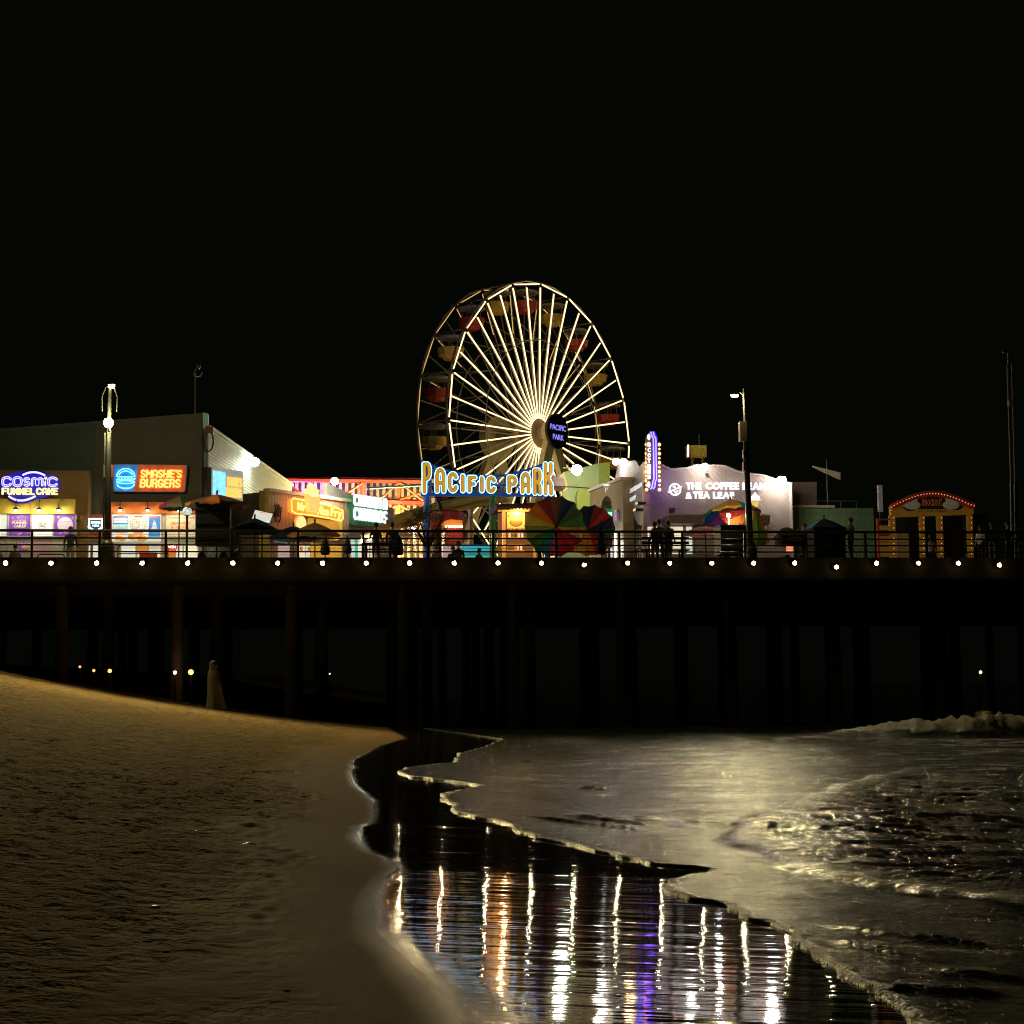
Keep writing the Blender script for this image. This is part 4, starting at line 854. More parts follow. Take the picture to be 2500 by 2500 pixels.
for ch, x0, y0, x1, y1 in (('P', 1029, 1126, 1055, 1208), ('A', 1060, 1140, 1090, 1206), ('C', 1091, 1150, 1120, 1205), ('I', 1123, 1155, 1137, 1205), ('F', 1139, 1159, 1166, 1205), ('I', 1169, 1160, 1184, 1205), ('C', 1185, 1160, 1213, 1206), ('P', 1236, 1158, 1265, 1207), ('A', 1269, 1150, 1297, 1208), ('R', 1299, 1141, 1325, 1211), ('K', 1325, 1126, 1352, 1212)):
    a, b_, c, d = gate.rect(x0, y0, x1, y1, y=-.1); hw = .15; w_ = b_ - a - 2 * hw; h_ = d - c - 2 * hw
    xm = max(max(p[0] for q in GL[ch] for p in q), .01)
    st2 = [[(a + hw + (x / xm if xm > .05 else .5) * w_, c + hw + z * h_) for x, z in q] for q in GL[ch]]
    def solid(iso, y0_, y1_, mm, nm, par):
        me = curve_mesh(sdf_loops(st2, iso, .025), y1_ - y0_); me.materials.append(mm); o = put(nm, me, par); o.location = (0, (y0_ + y1_) / 2 - (par.location.y if par != gate.o else 0), 0); return o
    lt = solid(.075, -.16, -.10, face_m, 'letter', gate.o)
    solid(.095, -.13, -.06, ink, 'letter_edge', lt); solid(.15, -.065, -.0, blue_pan, 'letter_backing', lt)
    lp = sdf_loops(st2, .122, .03)
    for q in lp: MB().tube([(x, .02, z) for x, z in q[::2]], .022, 5, closed=True).obj('neon_tube', out_n, lt, True)
for k in range(2):
    pts = [(lambda q: (q[0], -.05, q[1]))(gate.l(*p, -.05)) for p in ((top if k == 0 else [(1028, 1124), (1028, 1210)]))]

# ------------------------------------------------------------------ ferris wheel
phi = R(52.3)
WV = 70.0
hub = hit(1293, 1061, E0 + N * WV, N)
wh = T('ferris_wheel', 'tall ferris wheel with glowing yellow spokes behind the park gate', 'ferris wheel', loc=hub, z=DZ, ang=R(0))
axis = Vector((math.sin(phi), -math.cos(phi), 0)); side = Vector((math.cos(phi), math.sin(phi), 0)); up = Vector((0, 0, 1))
HZ = hub.z - DZ; RW = 12.5; E2 = 1.5
lit = NEON('spoke', (1, .72, .36), 1.9); lit2 = NEON('spoke_dim', (1, .62, .20), .55)
wsteel = mat('wheel_steel', (.33, .30, .24), .45, metal=.4, vary=.2)
def wpt(r, a, e): return Vector((0, 0, HZ)) + side * (r * math.cos(a)) + up * (r * math.sin(a)) + axis * e
A0 = math.pi / 2 + R(2)
for i in range(20):
    a0 = A0 + i * math.pi / 10; a1 = a0 + math.pi / 10; am = (a0 + a1) / 2
    for e, fr_ in ((E2, 1), (-E2, 0)):
        wh.obj('rim_segment', MB().tube([wpt(RW, a0, e), wpt(RW + .06, am, e), wpt(RW, a1, e)], .10, 6), wsteel)
        wh.obj('inner_ring', MB().tube([wpt(RW * .62, a0, e), wpt(RW * .62, a1, e)], .045, 5), wsteel)
        for q, a in ((0, a0), (1, am)):
            p, r_ = wpt(.9, a, e * .55), wpt(RW - .25 - (.12 if q else 0), a, e)
            wh.obj('spoke', MB().tube([p, r_], .05, 5), wsteel)
            if fr_: wh.obj('spoke_light', MB().tube([p.lerp(r_, .03) + axis * .22, p.lerp(r_, .985) + axis * .10], .055, 6), lit)
            elif q == 0: wh.obj('spoke_light', MB().tube([p.lerp(r_, .68) - axis * .09, p.lerp(r_, .985) - axis * .09], .045, 5), lit2)
        p, r_ = wpt(RW - .12, a0, e), wpt(RW - .12, a1, e); wh.obj('rim_light', MB().tube([p.lerp(r_, .06) + axis * (.14 if fr_ else -.05), p.lerp(r_, .94) + axis * (.14 if fr_ else -.05)], .055 if fr_ else .04, 6), lit if fr_ else lit2)
    wh.obj('axle_tie', MB().tube([wpt(RW, a0, -E2), wpt(RW, a0, E2)], .06, 6), wsteel)
    wh.obj('lattice', MB().tube([wpt(RW * .62, a0, -E2 * .8), wpt(RW * .62, a0, E2 * .8)], .04, 5), wsteel)
    wh.obj('lattice', MB().tube([wpt(RW * .62, a0, E2 * .8), wpt(RW, a1, -E2)], .03, 5), wsteel)
red_g = mat('gondola_red', (.40, .03, .02), .4, vary=.15); yel_g = mat('gondola_yellow', (.52, .33, .05), .4, vary=.15)
tub = MB().lathe([(.25, -2.15), (.55, -2.1), (.75, -1.85), (.95, -1.8), (1.05, -1.35), (1.08, -1.2), (1.0, -1.2), (.9, -1.6), (.2, -1.7)], 10).mesh('tub')
can = MB().lathe([(1.15, -.42), (1.12, -.30), (.6, -.12), (.12, -.02), (.04, .05)], 10).mesh('canopy')
prm = MB().tube([(0, 0, .1), (0, 0, -1.9)], .045, 6).tube([(-.8, 0, -1.25), (-.8, 0, -.38)], .02, 5).tube([(.8, 0, -1.25), (.8, 0, -.38)], .02, 5).tube([(0, -.8, -1.25), (0, -.8, -.38)], .02, 5).tube([(0, .8, -1.25), (0, .8, -.38)], .02, 5).mesh('posts')
tubs = []
for mm in (red_g, yel_g): 
    k = tub.copy(); k.materials.clear(); k.materials.append(mm); tubs.append(k)
can.materials.append(mat('gondola_canopy', (.32, .31, .27), .5)); prm.materials.append(wsteel)
for i in range(20):
    p = wpt(RW - .25, A0 + i * math.pi / 10, 0)
    g = put('gondola', tubs[i % 2], wh.o, p, (0, 0, i)); put('canopy', can, g); put('posts', prm, g)
wh.obj('axle', MB().cyl(wpt(0, 0, -E2 - 2.6), wpt(0, 0, E2 + 1.1), .55, None, 14), wsteel)
for e in (-E2 * .55, E2 * .55): wh.obj('hub', MB().cyl(wpt(0, 0, e - .12), wpt(0, 0, e + .12), 1.15, None, 24), mat('hub_brown', (.28, .18, .07), .5, em=(1, .6, .2), es=.05))
yl_s = mat('wheel_support', (.62, .55, .30), .5, vary=.15)
for e, nm in ((E2 + .7, 1), (-E2 - 2.0, 0)):
    wh.obj('bearing', MB().cyl(wpt(0, 0, e - .35), wpt(0, 0, e + .35), .9 if nm else 1.9, None, 18), yl_s)
    for s_ in (-1, 1):
        b0 = wpt(0, 0, e); b1 = Vector((0, 0, 0)) + side * (s_ * 6.2) + axis * (e * 1.35); dv = (b1 - b0).normalized(); wd = dv.cross(axis).normalized()
        for k in (-1, 1): pass
        q = [b0 - wd * .45, b0 + wd * .45, b1 + wd * .75, b1 - wd * .75]
        wh.obj('support_leg', MB().add([tuple(v - axis * .25) for v in q] + [tuple(v + axis * .25) for v in q], [(0, 1, 2, 3), (4, 5, 6, 7), (0, 1, 5, 4), (1, 2, 6, 5), (2, 3, 7, 6), (3, 0, 4, 7)]), yl_s)
    for zz in (4.0, 7.5): wh.obj('tie_beam', MB().tube([Vector((0, 0, zz)) + side * (6.2 * (1 - zz / HZ)) + axis * e * 1.2, Vector((0, 0, zz)) - side * (6.2 * (1 - zz / HZ)) + axis * e * 1.2], .14, 6), yl_s)
dsc = wh.obj('led_disc', MB().cyl(wpt(0, 0, E2 + 1.15), wpt(0, 0, E2 + 1.4), 1.45, None, 30), mat('led_black', (.01, .01, .015), .5))
led = NEON('led', (.28, .25, 1), .8)
for s_, dz in (('PACIFIC', .08), ('PARK', -.72)):
    fc = bpy.data.curves.new('t', 'FONT'); fc.body = s_; fc.size = .62; fc.extrude = .01; fc.offset = .008; fc.align_x = 'CENTER'; me = conv(fc); me.materials.append(led); o = put('led_text', me, wh.o)
    o.location = wpt(0, 0, E2 + 1.43) + Vector((0, 0, dz)); o.rotation_euler = (0, 0, math.atan2(side.y, side.x)); o.parent = dsc; o.parent = wh.o
wh.obj('platform', MB().box(-9, 9, -6, 6, 0, .5), yl_s)
for i, (dx, dy) in enumerate(((-5, -5), (4, -7), (-8, 3))): 
    p = wh.org + side * dx + axis * (-dy); t_ = T('uplight', 'small up light at the foot of the ferris wheel, %s' % ('left', 'right', 'rear')[i], 'lamp', loc=p, group='up lights of the wheel')
    t_.obj('housing', MB().box(-.2, .2, -.2, .2, 0, .3), black_metal); t_.obj('lens', MB().box(-.17, .17, -.17, .17, .301, .32), flood_lens)
    light('SPOT', 'lamp_beam', (0, 0, .5), 900, (1, .85, .5), t_.o, .15, target=t_.o.matrix_basis.inverted() @ (wh.org + Vector((0, 0, 9))), spot=75)
# ------------------------------------------------------------------ green tower and arcade right of the gate
lime = mat('lime_stucco', (.44, .50, .20), .75, vary=.12, ns=1.2, bump=.3, bs=40)
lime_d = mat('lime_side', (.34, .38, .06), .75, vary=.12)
gt = T('green_tower', 'pale lime stucco tower with flared foot between the gate and the coffee shop', 'building', px=1400, v=32)
gt.poly('front', [(1377, 1152), (1462, 1131), (1462, 1215), (1440, 1232), (1440, 1400), (1352, 1400), (1362, 1222), (1388, 1192)], 0, 2.0, lime)
gt.poly('side', [(1462.5, 1131), (1489, 1128), (1489, 1400), (1462.5, 1400)], .05, 3.5, lime_d)
cx, cz = gt.l(1428, 1212, -.6); rr_ = gt.l(1448, 1212, -.6)[0] - cx
gt.obj('arch_hood', MB().prism([(cx + rr_ * math.cos(k * math.pi / 14), cz + rr_ * 1.15 * math.sin(k * math.pi / 14)) for k in range(15)] + [(cx - rr_, cz - 1.2), (cx + rr_ * .3, cz - 1.5)], -.6, -.01), lime_d)
gt.obj('cornice', MB().box(gt.l(1376, 1131)[0], gt.l(1464, 1131)[0], -.1, .2, gt.l(1420, 1143)[1], gt.l(1420, 1141)[1]), lime)
gt.poly('canopy', [(1352, 1160), (1377, 1168), (1380, 1192), (1350, 1186)], -2.0, -.2, mat('dark_canopy', (.12, .07, .06), .7))
cb = T('hanging_cable', 'thin dark cable strung from the gate to the arcade wall', 'cable', px=1400, v=21)
cb.obj('wire', MB().tube([(lambda q: (q[0], 0, q[1]))(cb.l(*p)) for p in ((1350, 1188), (1400, 1189), (1455, 1193))], .03, 5), black_metal); cb.obj('end_clamp', MB().box(*[cb.l(1451, 1193)[0], cb.l(1461, 1193)[0]], -.06, .06, cb.l(1455, 1197)[1], cb.l(1455, 1192)[1]), black_metal)
# arcade wall with arch
aa = facing(1438, 21, 1522, 14.2)
beige = mat('beige_brick', (.44, .39, .25), .8, vary=.2, ns=2, stripes=('Z', 3.0))
ak = T('arcade_wall', 'beige brick wall with tall arch beside the coffee shop', 'building', px=1438, v=21, ang=aa)
def arch_wall(Tb, outline, acx, acy, arx, ary, y0, y1, mt, nm='wall', n=14):
    """wall outline (picture points) with an arched opening that reaches the deck"""
    o_ = [Tb.l(*p, y0) for p in outline]; xl, zc = Tb.l(acx - arx, acy, y0); xr = Tb.l(acx + arx, acy, y0)[0]; cx_ = (xl + xr) / 2; rz = Tb.l(acx, acy - ary, y0)[1] - zc
    # left column, right column, spandrel strips
    def topz(x):
        for (xa_, za_), (xb2, zb2) in zip(o_[:-1], o_[1:]):
            if xa_ <= x <= xb2: return za_ + (zb2 - za_) * (x - xa_) / max(xb2 - xa_, 1e-6)
        return o_[0][1] if x < o_[0][0] else o_[-1][1]
    xs_ = sorted(set([p[0] for p in o_] + [xl + (xr - xl) * k / n for k in range(n + 1)]))
    m_ = MB()
    for xa_, xb2 in zip(xs_[:-1], xs_[1:]):
        if xb2 - xa_ < 1e-4: continue
        def bot(x):
            if x < xl - 1e-6 or x > xr + 1e-6: return 0
            u = (x - cx_) / ((xr - xl) / 2); return zc + rz * math.sqrt(max(0, 1 - u * u))
        mid = (xa_ + xb2) / 2; inside = xl < mid < xr
        ba, bb_ = (bot(xa_), bot(xb2)) if inside else (0, 0)
        m_.prism([(xa_, ba), (xb2, bb_), (xb2, topz(xb2)), (xa_, topz(xa_))], y0, y1)
    ob = m_.obj(nm, mt, Tb.o); bm = bmesh.new(); bm.from_mesh(ob.data); bmesh.ops.remove_doubles(bm, verts=bm.verts, dist=1e-4)
    bad = [f for f in bm.faces if len([g for g in bm.faces if g is not f and (g.calc_center_median() - f.calc_center_median()).length < 1e-4]) > 0]
    bmesh.ops.delete(bm, geom=bad, context='FACES'); bm.to_mesh(ob.data); bm.free(); return ob
arch_wall(ak, [(1440, 1202), (1475, 1188), (1476, 1208), (1488, 1184), (1520, 1172)], 1480, 1250, 14, 39, 0, .5, beige)
for a, b_ in (((1440, 1201), (1475, 1187)), ((1488, 1183), (1521, 1171))):
    p, q = ak.l(*a), ak.l(*b_); ak.obj('coping', MB().add([(p[0], -.1, p[1]), (q[0], -.1, q[1]), (q[0], .6, q[1]), (p[0], .6, p[1]), (p[0], -.1, p[1] + .14), (q[0], -.1, q[1] + .14), (q[0], .6, q[1] + .14), (p[0], .6, p[1] + .14)], [(0, 3, 2, 1), (4, 5, 6, 7), (0, 1, 5, 4), (1, 2, 6, 5), (2, 3, 7, 6), (3, 0, 4, 7)]), mat('white_trim', (.6, .62, .62), .5))
ak.obj('inner_wall', MB().box(ak.l(1455, 1300)[0], ak.l(1500, 1300)[0], 1.6, 1.8, 0, 4.2), lime_d)
x_, z_ = ak.l(1478, 1300, 1.4); ak.obj('lit_shopfront', MB().box(x_ - .6, x_ + 1.2, 1.3, 1.5, 0, 2.2), white_lit)
ts_ = T('neon_sign', 'green neon tacos sign inside the beige arch', 'sign', px=1484, v=17.5, ang=ALPHA)
ts_.poly('panel', [(1474, 1240), (1495, 1243), (1496, 1270), (1486, 1274), (1475, 1266)], 0, .15, mat('green_panel', (.02, .2, .12), .5, em=(.02, .35, .2), es=.25)); letters(ts_, 'TACOS', (1475, 1250, 1496, 1265), -.05, ('stroke', .1, .8), NEON('green', (.25, 1, .65), 1.7), .05, gap=.02)
ts_.obj('post', MB().box(ts_.l(1485, 1300)[0] - .05, ts_.l(1485, 1300)[0] + .05, .02, .12, 0, ts_.l(1485, 1268)[1]), black_metal)
rd = T('round_lamp', 'small red lit globe under the green neon sign', 'lamp', px=1486, v=17.0); x_, z_ = rd.l(1486, 1283); rd.obj('stem', MB().cyl((x_, 0, 0), (x_, 0, z_), .03), black_metal); rd.obj('globe', MB().sphere((x_, 0, z_ + .1), .12, 10, 6), NEON('red', (1, .06, .03), 2.0), smooth=True)
bn2 = T('banner', 'narrow purple banner hanging on the beige arch wall', 'banner', px=1505, v=15.2, ang=aa); a, b_, c, d = bn2.rect(1502, 1249, 1509, 1272); bn2.obj('cloth', MB().box(a, b_, -.05, -.02, c, d), mat('violet', (.16, .06, .45), .6, em=(.2, .08, .6), es=.25)); bn2.obj('rod', MB().box(a - .05, b_ + .05, -.07, .0, d, d + .05), black_metal)
tb = T('tube_light', 'upright white tube light beside the arch', 'lamp', px=1502, v=15.0); x_, z_ = tb.l(1502, 1302); tb.obj('tube', MB().cyl((x_, 0, .25), (x_, 0, z_), .05), NEON('cool', (.85, .9, 1), 2.2)); tb.obj('base', MB().cyl((x_, 0, 0), (x_, 0, .24), .09), black_metal); light('POINT', 'lamp_light', (x_ - .25, -.25, 1.6), 30, (.9, .92, 1), tb.o, .1)

# ------------------------------------------------------------------ coffee shop
mauve = mat('mauve_stucco', (.36, .27, .24), .75, vary=.12, ns=1.2, stripes=('DIAGONAL', 2.4))
mauve2 = mat('mauve_boards', (.42, .33, .31), .7, vary=.12, stripes=('X', 3.2))
cs_ = T('coffee_shop', 'mauve coffee shop with wavy parapet and corner blade sign', 'building', px=1570, v=12)
def wavy(Tb, knots, n=5):
    out = []
    for i in range(len(knots) - 1):
        for k in range(n):
            u = k / n; s_ = u * u * (3 - 2 * u); out.append((knots[i][0] + (knots[i + 1][0] - knots[i][0]) * u, knots[i][1] + (knots[i + 1][1] - knots[i][1]) * s_))
    return out + [knots[-1]]
par = wavy(cs_, [(1571, 1128), (1602, 1131), (1640, 1146), (1672, 1144), (1700, 1136), (1760, 1137), (1812, 1153), (1845, 1158), (1934, 1181)])
cs_.poly('front_wall', par + [(1934, 1420), (1571, 1420)], 0, .45, mauve)
cop = [(lambda q: (q[0], -.02, q[1]))(cs_.l(*p)) for p in par]; cs_.obj('coping', MB().tube(cop, .06, 6), mat('mauve_trim', (.55, .42, .40), .6))
cs_.box('corner_board', (1930, 1182, 1936, 1420), -.06, .45, mat('white_mauve', (.62, .52, .52), .6))
sa = facing(1503, 19, 1571, 12.0)
sf = T('x', '', '', px=1503, v=19, ang=sa); bpy.data.objects.remove(sf.o)
def to_cs(o): o.parent = cs_.o; o.location = cs_.o.matrix_basis.inverted() @ sf.org; o.rotation_euler = (0, 0, sa - ALPHA)
spar = wavy(sf, [(1503, 1160), (1509, 1122), (1526, 1118), (1536, 1126), (1551, 1124), (1561, 1138), (1571, 1128)])
# side wall with arch: columns left and right of the opening, then the part above it
def side_piece(nm, pts, y0, y1, mm): o = MB().prism([sf.l(*p, y0) for p in pts], y0, y1).obj(nm, mm, cs_.o); to_cs(o); return o
side_piece('side_wall', spar + [(1571, 1284), (1558, 1280), (1549, 1264), (1540, 1258), (1530, 1262), (1523, 1275), (1520, 1290), (1520, 1420), (1503, 1420)], 0, .3, mauve2)
side_piece('arch_inner', [(1521, 1262), (1571, 1240), (1571, 1420), (1521, 1420)], 1.0, 1.2, mat('rose_wall', (.52, .30, .26), .7, stripes=('X', 4)))
cs_.box('awning', (1632, 1258, 1880, 1278), -1.0, -.01, mat('mauve_awning', (.26, .19, .18), .6)); cs_.box('gutter', (1630, 1256, 1881, 1258.5), -1.05, 0, mat('mauve_trim', (.55, .42, .40), .6))
for x0, x1, mm in ((1582, 1612, warm_lit), (1616, 1630, mauve2), (1634, 1668, warm_lit), (1676, 1690, white_lit), (1700, 1760, mat('dim_window', (.06, .06, .06), .3, em=(.5, .35, .2), es=.08)), (1770, 1850, mat('dim_window2', (.07, .06, .06), .3, em=(.5, .35, .2), es=.05))): cs_.box('window', (x0, 1286, x1, 1352), -.06, -.01, mm)
for k in range(9): cs_.box('bead_strand', (1556 + k * 6, 1290, 1557.2 + k * 6, 1420), -.1, -.06, mat('rose_strand', (.6, .35, .35), .6))
cs_.box('speaker', (1637, 1240, 1649, 1249), -.3, -.02, black_metal); cs_.box('vent_flap', (1724, 1155, 1730, 1160), -.2, -.02, black_metal)
for k in range(2): side_piece('spot_fixture', [(1545 + k * 6, 1243 - k * 16), (1552 + k * 6, 1241 - k * 16), (1552 + k * 6, 1247 - k * 16), (1545 + k * 6, 1249 - k * 16)], -.4, -.02, black_metal)
cl = T('coffee_sign', 'white lit letters and round logo on mauve shop front', 'sign', px=1720, v=11.8)
wl = mat('letter_lit_white', (.5, .5, .55), .4, em=(.95, .95, 1), es=1.1, vary=.05)
CF = ('font', .045, 0)
for s_, r_ in (('THE', (1675, 1178, 1712, 1195)), ('COFFEE', (1723, 1178, 1804, 1195)), ('BEAN', (1813, 1178.5, 1870, 1196)), ('&', (1675, 1202, 1688, 1213)), ('TEA', (1692, 1200.5, 1733, 1217)), ('LEAF', (1741, 1201, 1792, 1217))): letters(cl, s_, r_, -.08, CF, wl, .12, gap=.06)
a, b_, c, d = cl.rect(1674, 1214.5, 1689, 1217, y=-.08); cl.obj('underline', MB().box(a, b_, -.14, -.02, c, d), wl)
def logo(Tb, cx_, cy_, r_, k=1.0, parent_fn=None):
    x, z = Tb.l(cx_, cy_, -.1); rr_ = abs(Tb.l(cx_, cy_ - r_, -.1)[1] - z)
    Tb.obj('logo_ring', MB().tube([(x + rr_ * math.cos(q * math.pi / 16), -.1, z + rr_ * math.sin(q * math.pi / 16)) for q in range(32)], .04, 6, closed=True), wl)
    Tb.obj('logo_slash', MB().tube([(x - rr_ * 1.3, -.12, z - rr_ * .5), (x + rr_ * 1.25, -.12, z + rr_ * .55)], .035, 6), wl)
    Tb.obj('logo_bean', MB().sphere((x - rr_ * .12, -.1, z + rr_ * .48), rr_ * .3, 10, 6, (1, .3, .75)), wl, smooth=True)
    for s_ in (-1, 1): Tb.obj('logo_leaf', MB().prism([(x + rr_ * .15, z - rr_ * .8), (x + rr_ * (.15 + s_ * .45), z - rr_ * .25), (x + rr_ * (.15 + s_ * .42), z - rr_ * .02), (x + rr_ * .17, z - rr_ * .35)], -.13, -.07), wl)
logo(cl, 1648, 1195, 13.5)
c2_ = T('coffee_sign', 'small foreshortened white letters and logo on boarded shop side', 'sign', px=1520, v=16.8, ang=sa)
wl2 = mat('letter_dim_white', (.4, .4, .42), .4, em=(.95, .95, 1), es=.5); CF2 = ('font', .015, 0); letters(c2_, 'THECOFFEEBEAN', (1527, 1189, 1567, 1199), -.1, CF2, wl2, .04, gap=.16); letters(c2_, '&TEALEAF', (1527, 1215, 1552, 1225), -.1, CF2, wl2, .04, gap=.16); logo(c2_, 1522, 1215, 11)
# blade sign
bl_ = T('blade_sign', 'tall blue neon blade sign with bulbs on the coffee shop corner', 'sign', px=1588, v=11.2, ang=ALPHA)
bld = mat('blade_blue', (.03, .02, .35), .5, em=(.04, .01, .8), es=.6); violet_n = NEON('violet', (.27, .20, 1), 2.1)
edge_ = [(1589, 1055), (1600, 1054), (1606, 1066), (1607, 1170), (1600, 1188), (1590, 1194), (1584, 1190)]
bl_.poly('edge_panel', [(1588, 1054), (1598, 1053), (1606, 1068), (1607, 1172), (1600, 1193), (1588, 1194), (1592, 1170), (1593, 1072)], -.25, .25, bld)
bl_.poly('letter_face', [(1580, 1062), (1587, 1056), (1592, 1072), (1592, 1170), (1588, 1192), (1581, 1188), (1578, 1168), (1578, 1080)], -.18, .18, mat('blade_face', (.12, .06, .05), .5, em=(.6, .3, .15), es=.08))
for off in (0, 6):
    pts = [(1589 + off, 1054), (1591 + off, 1064), (1595 + off, 1070), (1596 + off, 1120), (1597 + off, 1170), (1594 + off, 1176), (1592 + off, 1190), (1588 + off, 1194)]
    bl_.obj('neon_tube', MB().tube([(lambda q: (q[0], -.29, q[1]))(bl_.l(*p, -.29)) for p in pts], .032, 6), violet_n)
for i, chh in enumerate('BCOTIES'): letters(bl_, chh, (1581, 1080 + i * 13.2, 1589, 1090.5 + i * 13.2), -.22, ('font', .05, 0), wl, .05)
for cy_ in (1067, 1183): x, z = bl_.l(1584, cy_, -.2); bl_.obj('emblem', MB().sphere((x, -.2, z), .11, 10, 6, (.7, .3, 1.4)), wl, smooth=True)
am = NEON('amber_bulb2', (1, .42, .12), 2.4)
for i in range(11):
    y_ = 1086 + i * 11; big = .055 if i % 2 else .085
    for px_ in ((1577.5, 1608.5) if i < 8 else (1577.5, 1609)): x, z = bl_.l(px_, y_, 0); bl_.obj('bulb', MB().sphere((x, -.1, z), big, 8, 6), am, smooth=True)
bl_.obj('bracket', MB().box(bl_.l(1574, 1140)[0], bl_.l(1600, 1140)[0], .26, .75, bl_.l(1585, 1180)[1], bl_.l(1585, 1176)[1]), black_metal)
light('POINT', 'bulb_glow', (bl_.l(1577, 1140)[0] - .2, -.35, bl_.l(1577, 1150)[1]), 60, (1, .6, .28), bl_.o, .2); light('POINT', 'neon_glow', (bl_.l(1612, 1190)[0], -.4, bl_.l(1612, 1186)[1]), 26, (.2, .06, 1), bl_.o, .2)
rs = T('roof_sign', 'small mustard roof box sign with red light edge above the coffee shop', 'sign', px=1705, v=15)
rs.box('box', (1687, 1087, 1725, 1115), 0, .5, mat('mustard', (.50, .33, .04), .6, em=(.6, .4, .05), es=.12)); rs.box('cap', (1680, 1087, 1687.5, 1116), -.1, .4, mat('mustard_side', (.4, .25, .06), .6))
for k in range(9): x, z = rs.l(1679, 1088 + k * 3.3); rs.obj('bulb', MB().sphere((x, -.1, z), .04, 6, 4), NEON('pink_bulb', (1, .5, .42), 3), smooth=True)
for p in (1691, 1716): bar(rs, 'leg', (p, 1115), (p, 1150), .2, .06, mat('mustard_side', (.4, .25, .06), .6))
bar(rs, 'aerial', (1707, 1061), (1707, 1087), .2, .02, galv)
flood(1720, 1140, 11.3, 'bright flood lamp on top of the coffee shop wall', .18, 6, (1, .97, .86), out=.15, down=.75)
flood(1908, 1174, 11.3, 'brightest flood lamp at the right corner of the coffee shop', .24, 4.5, (1, .95, .84), out=.15, down=.75)
flood(1408, 1147, 28.5, 'white flood lamp in front of the lime tower', .31, 210, (.95, 1, .78), down=.5)
flood(1503, 1127, 17.0, 'white flood lamp beside the wavy parapet corner', .18, 36, (1, .98, .84))
ic = T('cone_sign', 'lit ice cream cone sign behind the right lamp post', 'sign', px=1843, v=11.6)
x, z = ic.l(1843, 1222); r_ = ic.l(1856, 1222)[0] - x
ic.obj('cone', MB().prism([(x - r_ * .7, z), (x + r_ * .7, z), (x + r_ * .12, z - r_ * 2), (x - r_ * .12, z - r_ * 2)], -.1, .05), mat('lit_cone', (.7, .4, .1), .5, em=(.9, .55, .15), es=.6))
ic.obj('scoop', MB().prism([(x + r_ * q * math.cos(R(a_)), z + r_ * 1.5 * q * math.sin(R(a_)) * (.6 + .4 * (a_ / 90 if a_ < 90 else (180 - a_) / 90))) for a_, q in [(0, 1), (20, .85), (40, 1), (60, .85), (90, 1), (120, .85), (140, 1), (160, .85), (180, 1)]], -.13, .03), cw)

# ------------------------------------------------------------------ green shed and dark terrace on the right
gs_ = T('green_shed', 'dim green boarded shed right of the coffee shop', 'shed', px=2030, v=13.5)
a, b_, c, d = gs_.rect(1937, 1240, 2135, 1420); gs_.obj('wall', MB().box(a, b_, .03, 4, 0, d), mat('green_backing', (.08, .13, .07), .8))
nb = 34; bw = (b_ - a) / nb; bme = MB().box(.006, bw - .006, -.01, .029, 0, d - .01).mesh('wall_board'); bme.materials.append(mat('green_boards', (.20, .34, .17), .65, vary=.25, ns=2))
for i in range(nb): put('wall_board', bme, gs_.o, (a + i * bw, 0, 0))
gs_.obj('roof_edge', MB().box(a - .05, b_ - 2.0, -.12, .3, d, d + .12), mat('pale_trim', (.5, .45, .36), .6))
for p in (1995, 2060, 2098): x, z = gs_.l(p, 1220); gs_.obj('rail_post', MB().tube([(x, .5, d), (x, .5, z)], .025, 5), galv)
p, q = gs_.l(1994, 1220), gs_.l(2099, 1221); gs_.obj('roof_rail', MB().tube([(p[0], .5, p[1]), (q[0], .5, q[1])], .03, 5), galv)
gs_.poly('upper_wall', [(1936, 1177), (1994, 1176), (1994, 1240), (1936, 1240)], .4, .6, mat('mauve_stucco2', (.26, .18, .16), .8))
aw_ = T('pole_banner', 'faded banner angled on a mast above the green shed', 'banner', px=2020, v=14); aw_.poly('cloth', [(1984, 1137), (2052, 1154), (2052, 1171), (2040, 1166), (1986, 1141)], 0, .1, mat('faded_yellow', (.45, .40, .24), .7, em=(.5, .42, .2), es=.05)); x, z = aw_.l(2021, 1120); aw_.obj('pole', MB().tube([(x, .2, 0), (x, .2, z)], .03, 6), black_metal)
sd_ = T('white_post', 'pale upright banner post left of the fist arcade', 'post', px=2150, v=10.5); sd_.box('panel', (2145, 1184, 2155, 1249), 0, .2, mat('grey_pink', (.42, .36, .36), .7, em=(.5, .42, .42), es=.08)); x, z = sd_.l(2150, 1250); sd_.obj('pole', MB().cyl((x, .1, 0), (x, .1, z), .04), black_metal)
fa_ = T('game_arcade', 'dim yellow and red game arcade with arched bulb lit gable', 'food stand', px=2276, v=10)
fa_.o['category'] = 'arcade'
mus = mat('arcade_yellow', (.48, .25, .03), .55, em=(.6, .28, .03), es=.07); rdm = mat('arcade_red', (.40, .04, .02), .55, em=(.5, .05, .02), es=.05)
arcp = [(2176 + 202 * k / 16, 1239 - 36 * math.sin(math.pi * (k + .5) / 17) - (1 - math.cos(0)) * 0 + (-3 if k == 16 else 0)) for k in range(17)]
fa_.poly('gable', [(2176, 1250)] + arcp + [(2377, 1252), (2377, 1255), (2176, 1262)], -.05, .3, mus)
fa_.obj('arch_band', MB().tube([(lambda q: (q[0], -.1, q[1]))(fa_.l(x, y + 3, -.1)) for x, y in arcp], .16, 6), rdm)
fa_.poly('sign_field', [(2204, 1240), (2225, 1222), (2276, 1212), (2330, 1222), (2354, 1238), (2340, 1245), (2215, 1247)], -.09, -.051, mat('arcade_dark', (.06, .04, .03), .7))
